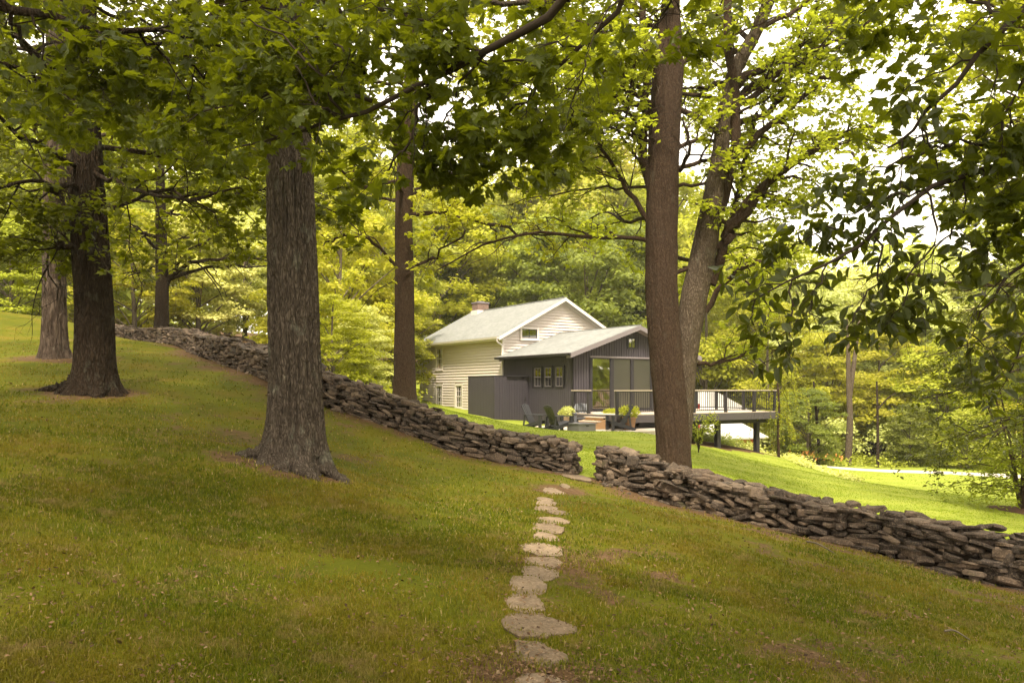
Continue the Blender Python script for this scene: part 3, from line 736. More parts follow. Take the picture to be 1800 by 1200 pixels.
def add_roots(root, base, mat, spec, seed):
    rng = np.random.default_rng(seed)
    for ang, ln_, r0 in spec:
        a = R(ang); pts = []
        for f in np.linspace(0, 1, 14):
            ln = ln_*.68; q = .18+ln*f; wob = .10*math.sin(f*5+ang)*f; x = math.cos(a)*q-math.sin(a)*wob; y = math.sin(a)*q+math.cos(a)*wob
            rr = r0*(1-f)**.8+.012; pts.append((x, y, gz1(base[0]+x, base[1]+y)-base[2]+.34*math.exp(-f*ln/.13)+rr*.45-.03*f))
        pts = resample(np.array(pts), 30); rad = 1.25*r0*(1-np.linspace(0, 1, 30))**.75+.012; rad *= 1+.12*rng.normal(0, 1, 30)
        n = 14; T = nrm(np.gradient(pts, axis=0)); A_ = nrm(np.cross(T, [0, 0, 1.])); B_ = np.cross(T, A_); th = np.linspace(0, 2*np.pi, n, endpoint=False)
        rr = rad[:, None]*(1+.10*rng.normal(0, 1, (30, n)))
        V = pts[:, None]+rr[..., None]*(np.cos(th)[None, :, None]*A_[:, None]*1.25+np.sin(th)[None, :, None]*B_[:, None]*.8)
        idx = np.arange(30*n).reshape(30, n); nx_ = np.roll(idx, -1, 1)
        mk('root', V.reshape(-1, 3), [np.stack([idx[:-1], nx_[:-1], nx_[1:], idx[1:]], -1).reshape(-1, 4)], mat, root, smooth=True)
def resample_batch(S, n):
    i = np.linspace(S.shape[1]*.45, S.shape[1]-1, n).astype(int); return S[:, i]

def auto_limbs(rng, pts, rads, n, z0, z1, len0, len1, el=(0, 35), r=.09, droop=.1, az=None):
    """limbs leaving a trunk polyline between heights z0..z1 (above the base)"""
    pts = resample(pts, 40); h = pts[:, 2]-pts[0, 2]; out = []
    for k in range(n):
        f = (k+rng.random())/n; z = z0+(z1-z0)*f; i = int(np.clip(np.searchsorted(h, z), 0, 39))
        a = rng.uniform(0, 2*np.pi) if az is None else R(rng.uniform(*az)); a = a if az is not None else k*2.399+rng.uniform(-.5, .5)
        L = (len0*(1-f)+len1*f)*rng.uniform(.75, 1.2); e = R(rng.uniform(*el)+25*f)
        p0 = pts[i]; d = np.array([math.cos(a)*math.cos(e), math.sin(a)*math.cos(e), math.sin(e)])
        q = [p0]
        for s in (.25, .5, .75, 1.):
            q.append(p0+d*L*s+np.array([0, 0, -droop*L*s*s])+rng.normal(0, .05*L, 3)*s)
        rr = r*(1-.45*f)*rng.uniform(.75, 1.15); out.append((np.array(q), rr, rr*.22))
    return out
# ------------------------------------------------------------------ near trees
def bnd(pts):
    xs, ys = zip(*pts)
    def f(base):
        b = np.array(base)
        def g(p):
            q = p+b; ok = q[:, 1] > .3
            px = np.where(ok, CX+F*q[:, 0]/np.maximum(q[:, 1], .3), 9e9); py = HY-F*q[:, 2]/np.maximum(q[:, 1], .3)
            lim = np.interp(px, xs, ys)+18*vn(px*.02, py*.0+q[:, 0]*.7, 7)
            return (py < lim) | ~ok | (px < -200) | (px > 2000)
        return g
    return f
low_left = bnd([(-200, 470), (0, 490), (120, 478), (230, 500), (330, 478), (460, 470), (560, 520), (640, 420), (760, 400), (1000, 330), (1130, 330), (2000, 330)])
low_mid = bnd([(-200, 480), (560, 500), (600, 560), (660, 520), (720, 500), (800, 520), (900, 480), (1100, 400), (2000, 300)])
low_near = bnd([(-200, 200), (200, 160), (300, 330), (430, 345), (480, 290), (560, 300), (620, 400), (720, 300), (850, 350), (930, 320), (1010, 345), (1055, 220), (1100, 110), (1240, 85), (1420, 40), (1500, 250), (1600, 300), (1700, 420), (1850, 700), (2000, 700)])
low_twin = bnd([(-200, 300), (950, 300), (1000, 480), (1060, 560), (1150, 560), (1215, 655), (1330, 640), (1400, 500), (1500, 430), (1560, 380), (2000, 380)])

# big maple beside the path (left of centre)
d = 11.0
pts = [T_big+np.array([0, 0, -.25]), P(519, 800, d), P(519, 700, d), P(514, 500, d), P(510, 300, d), P(500, 120, d), P(490, -60, d), P(480, -400, d), P(470, -900, d+.2)]
rng = np.random.default_rng(21)
lim = auto_limbs(rng, np.array(pts), 0, 22, 6.2, 13.5, 5.8, 3.5, el=(-2, 22), r=.11, droop=.18)
lim.append((np.array([P(495, 130, 11), P(440, 155, 10.6), P(385, 128, 10.3), P(300, 105, 10), P(230, 108, 9.8)]), .05, .02))
big_root = crown_tree('maple_tree', T_big, pts, [.38, .34, .32, .295, .28, .25, .21, .19, .15], lim,
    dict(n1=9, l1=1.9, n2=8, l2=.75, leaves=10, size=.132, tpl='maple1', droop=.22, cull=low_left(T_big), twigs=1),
    'large maple with grey furrowed bark and flared roots, left of the stepping stone path', M['bark1'], M['l_shd'], 21, flare=.85, fh=.30, furrow=.034, nseg=230, rows=520, lobes=8)

add_roots(big_root, T_big, M['bark1'], [(-95, .75, .14), (-60, .95, .15), (-20, 1.05, .13), (15, .5, .11), (-130, .55, .12), (-170, 1.0, .14), (150, .5, .11)], 5)

# darker maple on the left
d = 15.6
pts = [T_left+np.array([0, 0, -.25]), P(165, 670, d), P(166, 560, d), P(157, 400, d), P(149, 280, d), P(142, 120, d), P(140, -100, d), P(150, -500, d)]
rng = np.random.default_rng(22)
lim = auto_limbs(rng, np.array(pts), 0, 26, 3.6, 12.5, 5.6, 3.5, el=(-8, 20), r=.055, droop=.20)
lim += [(np.array([P(150, 330, d), P(110, 330, d-.6), P(60, 322, d-1.2), P(-40, 330, d-2)]), .07, .02),
        (np.array([P(160, 300, d), P(230, 330, d-1), P(320, 350, d-2), P(420, 330, d-3)]), .05, .015),
        (np.array([P(142, 442, d-.2), P(118, 434, d-.5), P(96, 428, d-.8)]), .07, .045)]
left_root = crown_tree('maple_tree', T_left, pts, [.36, .335, .315, .30, .28, .25, .2, .15], lim,
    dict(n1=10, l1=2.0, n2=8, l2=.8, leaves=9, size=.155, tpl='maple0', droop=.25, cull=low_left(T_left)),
    'dark barked maple with spreading roots near the left edge', M['bark2'], M['l_shd'], 22, flare=.8, fh=.36, furrow=.030, nseg=170, rows=380, lobes=7, seedt=3)

add_roots(left_root, T_left, M['bark2'], [(-90, .6, .12), (-50, .75, .13), (-10, .7, .12), (-135, .8, .14), (-172, 1.3, .15)], 6)

# shaggy trunk far left
d = 21.3
pts = [T_shag+np.array([0, 0, -.25]), P(96, 610, d), P(95, 450, d), P(95, 250, d), P(98, 50, d), P(100, -300, d)]
rng = np.random.default_rng(23)
lim = auto_limbs(rng, np.array(pts), 0, 18, 4.2, 12, 5.5, 3.5, el=(-5, 25), r=.09, droop=.15)
crown_tree('hickory_tree', T_shag, pts, [.31, .26, .235, .22, .19, .13], lim,
    dict(n1=8, l1=2.0, n2=6, l2=.9, leaves=7, size=.17, tpl='maple0', cull=low_left(T_shag), twigs=0),
    'shaggy pale barked tree behind the dark maple at the far left', M['bark3'], M['l_shd'], 23, flare=.6, fh=.3, furrow=.045, seedt=5)

# small tree behind the stone wall, left
d = 33
pts = [T_small+np.array([0, 0, -.3]), P(284, 560, d), P(285, 500, d), P(284, 440, d), P(282, 330, d), P(280, 200, d)]
rng = np.random.default_rng(24)
lim = auto_limbs(rng, np.array(pts), 0, 16, 2.8, 9.5, 5, 3., el=(0, 30), r=.10, droop=.15)
lim += [(np.array([P(287, 508, d), P(303, 482, d), P(340, 462, d-.5), P(400, 452, d-1.2), P(468, 458, d-2)]), .13, .03),
        (np.array([P(303, 482, d), P(330, 440, d-.5), P(380, 420, d-1)]), .08, .03)]
crown_tree('maple_tree', T_small, pts, [.30, .26, .24, .2, .15, .1], lim,
    dict(n1=8, l1=2.2, n2=6, l2=1.0, leaves=8, size=.24, tpl='quad', cull=low_left(T_small), twigs=0),
    'small dark forked maple growing behind the stone wall on the left', M['bark2'], M['l_mid'], 24, furrow=.02, seedt=7, nseg=40, rows=80)

# slim straight trunk beyond the wall, left of the house
d = 21.4
pts = [T_mid+np.array([0, 0, -.3]), P(711, 690, d), P(711, 500, d), P(710, 380, d), P(714, 280, d), P(722, 180, d), P(726, 0, d), P(730, -300, d)]
rng = np.random.default_rng(25)
lim = auto_limbs(rng, np.array(pts), 0, 20, 5.0, 12.5, 5.0, 3., el=(-5, 25), r=.07, droop=.15)
lim += [(np.array([P(724, 466, d), P(748, 464, d-.3), P(775, 445, d-.6), P(818, 405, d-1)]), .05, .02),
        (np.array([P(722, 350, d), P(745, 320, d), P(772, 300, d)]), .05, .02),
        (np.array([P(700, 470, d), P(650, 425, d-.6), P(600, 415, d-1), P(570, 430, d-1.3)]), .05, .02)]
crown_tree('maple_tree', T_mid, pts, [.30, .265, .24, .23, .20, .18, .14, .08], lim,
    dict(n1=8, l1=1.9, n2=6, l2=.85, leaves=8, size=.16, tpl='maple0', cull=low_mid(T_mid), twigs=1),
    'slim straight brown trunk just left of the white house', M['bark4'], M['l_yel'], 25, flare=.3, fh=.3, furrow=.018, seedt=9, nseg=56, rows=160)

# twin trunked tree right of the path gap
d = 18.0
pts = [T_twin+np.array([0, 0, -.3]), P(1184, 812, d), P(1179, 720, d), P(1170, 620, d), P(1163, 500, d), P(1164, 380, d), P(1167, 250, d), P(1174, 120, d), P(1179, 0, d), P(1190, -250, d), P(1200, -600, d)]
rng = np.random.default_rng(26)
L = lambda *q: np.array([P(a, b, c) for a, b, c in q])

twl = [
 (L((1275, 417, 18.2), (1304, 371, 18), (1354, 312, 17.7), (1417, 275, 17.4), (1458, 242, 17.2), (1540, 222, 16.8)), .12, .045),
 (L((1250, 500, 18.3), (1275, 430, 18.2), (1285, 405, 18.1), (1310, 380, 18), (1350, 318, 17.8)), .12, .08),
 (L((1354, 312, 17.7), (1390, 290, 17.3), (1440, 262, 16.9), (1500, 270, 16.5)), .07, .03),
 (L((1268, 300, 18.2), (1330, 240, 18), (1362, 217, 17.9), (1404, 175, 17.7), (1450, 137, 17.5), (1500, 150, 17.2)), .09, .04),
 (L((1290, 150, 18.2), (1312, 133, 18.1), (1362, 112, 18), (1417, 75, 17.8), (1480, 30, 17.6)), .10, .04),
 (L((1290, 190, 18.2), (1337, 142, 18.4), (1396, 112, 18.8), (1437, 96, 19), (1500, 80, 19.4)), .09, .04),
 (L((1275, 220, 18.2), (1350, 200, 18.5), (1385, 140, 18.8), (1430, 80, 19), (1490, 20, 19.2)), .08, .04),
 (L((1240, 548, 18.3), (1275, 491, 18), (1310, 470, 17.6), (1354, 456, 17.2), (1400, 440, 16.8)), .07, .03),
 (L((1255, 400, 18.3), (1275, 330, 18.2), (1287, 280, 18.1), (1293, 180, 18.1), (1280, 60, 18), (1290, -150, 18)), .15, .08),
 (L((1262, 440, 18.2), (1290, 370, 18.4), (1305, 300, 18.6), (1330, 200, 18.9)), .10, .05),
 (L((1148, 350, 18), (1130, 262, 18), (1134, 200, 18), (1137, 133, 18), (1133, 54, 18), (1128, -60, 17.9)), .11, .07),
 (L((1130, 262, 18), (1104, 215, 17.7), (1098, 150, 17.4), (1100, 90, 17.2)), .04, .015),
 (L((1132, 290, 18), (1100, 255, 18.4), (1070, 190, 18.8), (1055, 150, 19)), .035, .015),
 (L((1148, 400, 18), (1100, 330, 18.2), (1050, 250, 18.5), (1000, 200, 18.8)), .07, .02),
 (L((1195, 300, 18), (1210, 262, 17.4), (1200, 210, 17)), .05, .02),
 (L((1225, 640, 18.6), (1260, 640, 18.7), (1300, 622, 18.8), (1340, 590, 18.9)), .05, .02),
]
V2, q2 = trunk_geo(rng, L((1193, 800, 18.35), (1197, 730, 18.3), (1201, 660, 18.3), (1209, 590, 18.3), (1221, 520, 18.3), (1236, 450, 18.3), (1248, 380, 18.2), (1262, 300, 18.2), (1275, 200, 18.2), (1292, 125, 18.2), (1333, 46, 18.2), (1375, -80, 18.2), (1400, -300, 18.2))-T_twin, [.27, .28, .29, .30, .28, .22, .18, .155, .14, .125, .11, .09, .06], 56, 180, .0, .3, .022, 12, 6)
auto = auto_limbs(rng, np.array(pts), 0, 26, 4.0, 16, 4.8, 3., el=(0, 30), r=.06, droop=.15, az=(-25, 205))
auto += auto_limbs(rng, L((1250, 380, 18.2), (1275, 200, 18.2), (1375, -80, 18.2), (1400, -300, 18.2)), 0, 20, 1.5, 9, 4.8, 3.4, el=(5, 40), r=.08, droop=.1, az=(-30, 200))
auto += auto_limbs(rng, np.array(pts), 0, 11, 6.2, 11, 3.9, 3.2, el=(0, 30), r=.045, droop=.15, az=(135, 215))
tw_root = crown_tree('twin_trunked_tree', T_twin, pts, [.38, .365, .36, .355, .345, .345, .16, .13, .11, .09, .06], twl+auto,
    dict(n1=9, l1=1.7, n2=7, l2=.8, leaves=9, size=.13, tpl='maple0', droop=.2, cull=lambda p, f=low_twin(T_twin): f(p) & ~((p[:, 1] < 0) & (np.abs(p[:, 0]+.12) < .5) & (p[:, 2] < 8.6)), twigs=1, limbwob=.03),
    'tall tree with two trunks behind the right hand stone wall', M['bark4'], M['l_yel'], 26, flare=.12, fh=.3, furrow=.022, seedt=11, nseg=150, rows=420)
mk('trunk', V2, [q2], M['bark5'], tw_root, smooth=True)

# overhanging trees whose trunks stand outside the picture
A0 = np.array([4.9, 2.6, gz1(4.9, 2.6)])
ptsA = [A0+np.array([0, 0, -.2]), A0+np.array([0, 0, 2]), A0+np.array([-.1, .1, 5]), A0+np.array([0, 0, 9]), A0+np.array([0, 0, 13])]
rng = np.random.default_rng(27)
sA = np.array([4.75, 2.65, 2.3])
Lm = [
 (np.vstack([sA, [2.6, 3.6, 2.75], L((1130, -130, 4.4), (1000, 0, 4.6), (930, 55, 4.7), (850, 98, 4.9), (792, 125, 5.0), (708, 156, 5.2), (604, 204, 5.4), (537, 228, 5.6), (470, 250, 5.8), (400, 262, 6.0))]), .036, .006),
 (np.vstack([sA, [2.4, 3.9, 2.8], L((1160, -70, 4.5), (1087, 15, 4.6), (1042, 62, 4.7), (992, 104, 4.8), (954, 137, 4.9), (938, 190, 5.0), (948, 245, 5.05))]), .024, .004),
 (L((752, 150, 5.1), (740, 185, 5.1), (727, 214, 5.15), (704, 270, 5.2), (680, 300, 5.3)), .014, .005),
 (L((654, 178, 5.3), (600, 158, 5.3), (554, 154, 5.4), (480, 165, 5.6), (400, 190, 5.8), (330, 215, 6)), .014, .005),
 (L((604, 204, 5.4), (560, 130, 5.2), (500, 70, 5.2), (430, 30, 5.2)), .012, .004),
 (L((975, 112, 4.85), (900, 104, 4.9), (833, 108, 5.0), (770, 90, 5.0)), .010, .004),
 (L((960, 140, 4.95), (900, 190, 5.1), (860, 230, 5.2), (810, 270, 5.3)), .010, .004),
 (L((850, 98, 4.9), (760, 40, 5.1), (650, 10, 5.3), (520, -10, 5.5), (380, 10, 5.7)), .014, .005),
 (L((1000, 0, 4.6), (900, -40, 4.9), (780, -30, 5.2), (700, 40, 5.4)), .014, .005),
 (L((1042, 62, 4.7), (1030, 120, 4.7), (1010, 180, 4.8), (1000, 230, 4.9)), .008, .003),
 (L((850, 98, 4.9), (800, 170, 5.0), (780, 230, 5.1), (790, 280, 5.1)), .009, .003),
 (L((640, 130, 5.3), (590, 80, 5.4), (530, 50, 5.6), (450, 10, 5.8)), .010, .004),
 (L((604, 204, 5.4), (560, 190, 5.3), (520, 120, 5.3), (470, 90, 5.5)), .010, .004),
 (L((1160, -70, 4.5), (1180, -20, 4.7), (1170, 20, 4.9), (1140, 60, 5.0)), .010, .004),
 (np.vstack([sA, [3.6, 3.9, 2.6], L((1900, -60, 4.3), (1780, 40, 4.3), (1690, 130, 4.3), (1610, 220, 4.4), (1560, 260, 4.5))]), .03, .005),
 (L((1900, -60, 4.3), (1800, 120, 4.2), (1760, 230, 4.2), (1720, 330, 4.2)), .012, .004),
 (L((1780, 40, 4.3), (1700, 0, 4.5), (1600, -20, 4.7), (1500, 30, 4.9)), .012, .004),
 (L((1950, 60, 4.0), (1860, 180, 4.0), (1820, 300, 4.0)), .012, .004),
]
near = crown_tree('maple_tree', A0, ptsA, [.3, .28, .25, .2, .12], Lm,
    dict(n1=10, l1=.60, n2=4, l2=.28, leaves=4, size=.100, tpl='maple2', droop=.35, flat=.6, t0=.18, pet=.07, lflat=.55, hang=.75, rmax1=.007, limbwob=.015, cull=low_near(A0)),
    'maple whose dark lobed leaves and thin branches hang across the top centre', M['twig'], M['l_fg'], 27, seedt=13)
# higher crown of the same tree (shade overhead)
auto = auto_limbs(np.random.default_rng(28), np.array(ptsA), 0, 20, 7.5, 14, 6.5, 4, el=(0, 25), r=.1, droop=.1)
def overhead(root, base, auto, seed, leaves=14, n1=9):
    rng = np.random.default_rng(seed); PL = np.array([resample(l[0], 10) for l in auto])-base
    R0 = np.array([l[1] for l in auto]); S1, r1 = spawn(rng, PL, R0, n1, .2, 1, 2.2, droop=.15, n=6)
    S2, r2 = spawn(rng, S1, r1, 6, .2, 1, .9, droop=.15, n=4)
    def cull(p):
        q = p+base; return ~((q[:, 1] > .5) & (np.abs(q[:, 0]) < .72*q[:, 1]+.4) & (q[:, 2] < .50*q[:, 1]+.35)) & (q[:, 2] > 2.0)
    make_leaves('upper_foliage', rng, S2, leaves, .20, 'quad', M['l_mid'], root, cull=cull)
    g = Geo(); g.add(*tubes(PL, R0, R0*.25, 7)); g.build('upper_limbs', M['bark2'], root)
overhead(near, A0, auto, 29)

B0 = np.array([5.9, 5.0, gz1(5.9, 5.0)])
ptsB = [B0+np.array([0, 0, -.2]), B0+np.array([0, 0, 2]), B0+np.array([-.1, .1, 5]), B0+np.array([0, 0, 9])]
sB = np.array([5.85, 4.95, 2.2])
Lb = [
 (np.vstack([sB, [4.4, 4.9, 2.0], L((1960, 200, 4.6), (1850, 250, 4.5), (1776, 289, 4.4), (1740, 300, 4.35), (1701, 310, 4.3), (1627, 334, 4.2), (1533, 411, 4.2), (1477, 448, 4.15), (1393, 490, 4.1), (1320, 530, 4.1))]), .030, .003),
 (L((1776, 289, 4.4), (1764, 259, 4.4), (1720, 256, 4.35), (1669, 254, 4.3), (1627, 243, 4.3), (1617, 187, 4.3)), .012, .003),
 (L((1627, 334, 4.2), (1640, 410, 4.2), (1600, 480, 4.15), (1580, 540, 4.1), (1560, 570, 4.1)), .007, .002),
 (L((1533, 411, 4.2), (1545, 470, 4.2), (1515, 530, 4.15), (1490, 575, 4.1)), .007, .002),
 (L((1477, 448, 4.15), (1440, 500, 4.1), (1425, 545, 4.1), (1450, 575, 4.1)), .006, .002),
 (L((1393, 490, 4.1), (1392, 560, 4.0), (1365, 610, 4.0), (1345, 640, 4.0)), .006, .002),
 (L((1533, 411, 4.2), (1470, 400, 4.3), (1400, 430, 4.4), (1345, 470, 4.4)), .006, .002),
 (L((1669, 254, 4.3), (1600, 280, 4.3), (1530, 300, 4.3), (1480, 340, 4.3)), .008, .002),
 (L((1627, 334, 4.2), (1560, 350, 4.3), (1510, 370, 4.3), (1460, 390, 4.4)), .007, .002),
 (L((1701, 310, 4.3), (1680, 400, 4.3), (1630, 460, 4.25), (1610, 520, 4.2)), .007, .002),
 (np.vstack([sB+[0, 0, -.4], L((1960, 420, 4.2), (1850, 440, 4.2), (1780, 480, 4.2), (1740, 540, 4.2), (1700, 600, 4.2))]), .02, .002),
 (L((1960, 420, 4.2), (1880, 540, 4.2), (1800, 600, 4.2), (1770, 670, 4.2)), .010, .002),
 (L((1900, 260, 4.4), (1830, 340, 4.4), (1790, 400, 4.3), (1760, 440, 4.3)), .008, .002),
]
lowB = bnd([(-200, 0), (1200, 500), (1290, 560), (1330, 650), (1385, 655), (1410, 590), (1450, 600), (1490, 620), (1560, 600), (1640, 560), (1660, 620), (1720, 740), (2000, 760)])
beech = crown_tree('beech_tree', B0, ptsB, [.2, .18, .14, .08], Lb,
    dict(n1=8, l1=.42, n2=4, l2=.20, leaves=3, size=.088, tpl='oval', droop=.45, flat=.6, t0=.30, pet=.012, lflat=.5, hang=.8, rmax1=.004, limbwob=.012, cull=lowB(B0)),
    'tree whose dark oval leaved branch hangs down over the right side of the view', M['twig'], M['l_ov'], 30, seedt=15)

C0 = np.array([-7.2, 3.0, gz1(-7.2, 3.0)])
ptsC = [C0+np.array([0, 0, -.2]), C0+np.array([0, 0, 2]), C0+np.array([.1, .1, 5]), C0+np.array([0, 0, 9]), C0+np.array([0, 0, 13])]
sC = np.array([-7.1, 3.05, 3.2])
Lc = [
 (np.vstack([sC, [-5.0, 4.2, 3.5], L((-250, -60, 6.2), (0, 0, 6.4), (120, 30, 6.5), (240, 50, 6.6), (340, 60, 6.8), (420, 60, 7.0))]), .06, .008),
 (L((340, 60, 6.8), (440, 110, 6.8), (510, 150, 6.8), (550, 200, 6.9)), .015, .005),
 (L((340, 60, 6.8), (420, 40, 6.6), (500, 20, 6.5), (580, 60, 6.5)), .015, .005),
 (L((0, 0, 6.4), (60, 90, 6.6), (150, 130, 6.8), (240, 170, 7.0)), .02, .005),
 (L((240, 50, 6.6), (320, 120, 6.8), (400, 150, 7.2)), .015, .005),
 (L((-200, 60, 7.5), (0, 110, 8), (90, 160, 8.3), (160, 220, 8.6)), .03, .006),
]
lowC = bnd([(-300, 330), (0, 300), (200, 230), (330, 330), (420, 300), (560, 200), (2000, 100)])
treeC = crown_tree('maple_tree', C0, ptsC, [.34, .3, .26, .2, .12], Lc,
    dict(n1=10, l1=1.0, n2=6, l2=.45, leaves=4, size=.14, tpl='maple2', droop=.3, flat=.5, t0=.2, pet=.06, lflat=.8, hang=.5, rmax1=.012, cull=lowC(C0)),
    'maple reaching in from beyond the top left corner with broad green leaves', M['bark2'], M['l_fg'], 31, seedt=17)
autoC = auto_limbs(np.random.default_rng(32), np.array(ptsC), 0, 20, 6.5, 14, 6.5, 4, el=(0, 25), r=.1, droop=.1)
overhead(treeC, C0, autoC, 33)
D0 = np.array([.5, -5.0, gz1(.5, -5.0)])  # unseen tree, added only for its shade on the foreground
ptsD = [D0+np.array([0, 0, -.2]), D0+np.array([0, 0, 3]), D0+np.array([.1, .1, 7]), D0+np.array([0, 0, 14])]
root = empty('maple_tree', tuple(D0), label='unseen maple added behind the camera to shade the foreground lawn', cat='tree')
V, q = trunk_geo(np.random.default_rng(3), np.array(ptsD)-D0, [.4, .36, .3, .15], 50, 90, .5, .4, .03, 19, 6); mk('trunk', V, [q], M['bark2'], root, smooth=True)
overhead(root, D0, auto_limbs(np.random.default_rng(34), np.array(ptsD), 0, 26, 6.0, 14, 7.5, 4, el=(0, 25), r=.1, droop=.1), 35)

# tall tree standing outside the right edge on the bright lawn; its crown closes the upper right
E0 = np.array([15.5, 21.0, gz1(15.5, 21.0)])
ptsE = [E0+np.array([0, 0, -.3]), E0+np.array([0, 0, 4]), E0+np.array([-.2, 0, 9]), E0+np.array([0, 0, 17])]
rng = np.random.default_rng(40)
limE = auto_limbs(rng, np.array(ptsE), 0, 34, 6.0, 17, 7.0, 4, el=(0, 28), r=.11, droop=.12)
lowE = bnd([(-200, 0), (1350, 180), (1450, 330), (1560, 400), (1700, 430), (2000, 480)])
crown_tree('maple_tree', E0, ptsE, [.38, .33, .28, .14], limE,
    dict(n1=10, l1=2.2, n2=8, l2=.9, leaves=10, size=.17, tpl='maple0', droop=.2, cull=lowE(E0), twigs=0),
    'bright leaved tree filling the upper right corner behind the dark hanging branches', M['bark4'], M['l_yel'], 41, seedt=21, nseg=40, rows=90)

# ------------------------------------------------------------------ the house (local x = along the gable front, local y = back, z = 0 at eye level)
HZ = math.atan2(.541, .841)
def bb_mat(name, col):
    return simple(name, col, .55, .3, .10, 5)
M['white'] = simple('white_siding', (.60, .53, .50), .6, .3, .04, 3)
M['wtrim'] = simple('white_trim', (.66, .60, .57), .55, .3, .03, 3)
M['grey'] = bb_mat('charcoal_boards', (.052, .045, .058)); M['gdark'] = simple('charcoal_trim', (.028, .025, .031), .5, .35, .08, 5)
M['fascia'] = simple('grey_fascia', (.20, .175, .195), .55, .3, .06, 4)
M['black'] = simple('black_metal', (.018, .017, .019), .45, .4, .1, 5)
M['roof'] = roof_mat()
M['wood'] = simple('cedar_boards', (.42, .25, .13), .6, .25, .25, 4, stretch=(1, 1, 6))
M['railtop'] = simple('weathered_rail', (.50, .42, .34), .65, .2, .15, 6)
M['glass'] = glass_mat('window_glass', (.55, .52, .40), .42); M['glassd'] = glass_mat('dark_window_glass', (.30, .30, .26), .38)
M['screen'] = glass_mat('insect_screen', (.34, .31, .27), .05, .5)
M['dark'] = simple('unlit_room_dark', (.03, .028, .026), .9, .1)
M['inner'] = simple('porch_interior', (.20, .165, .12), .8, .1)
M['pale_panel'] = simple('pale_panel', (.55, .50, .42), .9, .1, .1, 3, stretch=(12, 12, 1))  # porch curtain cloth, also the panels that imitate window reflections
t = NT('chimney_brick'); b_ = t.n('ShaderNodeTexBrick'); b_.inputs['Scale'].default_value = 5.5
b_.inputs['Color1'].default_value = (.19, .115, .09, 1); b_.inputs['Color2'].default_value = (.13, .08, .066, 1); b_.inputs['Mortar'].default_value = (.28, .23, .20, 1)
u = t.n('ShaderNodeTexCoord').outputs['Object']; sx_ = t.n('ShaderNodeSeparateXYZ'); t.l(u, sx_.inputs[0]); cb_ = t.n('ShaderNodeCombineXYZ')
t.l(t.math('ADD', sx_.outputs['X'], sx_.outputs['Y']), cb_.inputs['X']); t.l(sx_.outputs['Z'], cb_.inputs['Y']); t.l(cb_.outputs[0], b_.inputs['Vector'])
M['brick'] = t.end(t.bsdf(b_.outputs['Color'], .9, .1))

house = empty('farmhouse', (2.62, 34.0, 0), HZ, label='white clapboard farmhouse with grey roof and a charcoal board wing beside the deck', cat='house')
def clap(m, axis, pos, out, u0, u1, z0, z1, openings, ulim=None, step=.145):
    """lapped boards on plane axis ('x': plane x=pos, u=y ; 'y': plane y=pos, u=x); out=+-1 outward"""
    z = z0
    while z < z1-.01:
        zt = min(z+step, z1); iv = [(u0, u1)]
        if ulim: a, b = ulim((z+zt)/2); iv = [(max(u0, a), min(u1, b))]
        for (a, b, c, d) in openings:
            if zt > c+.001 and z < d-.001:
                nv = []
                for (p, q) in iv:
                    if b <= p or a >= q: nv.append((p, q))
                    else:
                        if a > p: nv.append((p, a))
                        if b < q: nv.append((b, q))
                iv = nv
        for p, q in iv:
            if q-p < .02: continue
            t0, t1 = (.056 if axis == 'x' else .05)*out, .004*out
            sec = [(0, z), (t0, z), (t1, zt), (0, zt)]
            if axis == 'x': m.prism([(pos+o, p, zz) for o, zz in sec], (0, q-p, 0))
            else: m.prism([(p, pos+o, zz) for o, zz in sec], (q-p, 0, 0))
        z += step
def slabwall(m, axis, p0, p1, u0, u1, z0, z1, openings):
    us = sorted({u0, u1, *[o[0] for o in openings], *[o[1] for o in openings]}); zs = sorted({z0, z1, *[o[2] for o in openings], *[o[3] for o in openings]})
    for a, b in zip(us, us[1:]):
        for c, d in zip(zs, zs[1:]):
            um, zm = (a+b)/2, (c+d)/2
            if any(o[0] < um < o[1] and o[2] < zm < o[3] for o in openings): continue
            if axis == 'x': m.box(p0, p1, a, b, c, d)
            else: m.box(a, b, p0, p1, c, d)
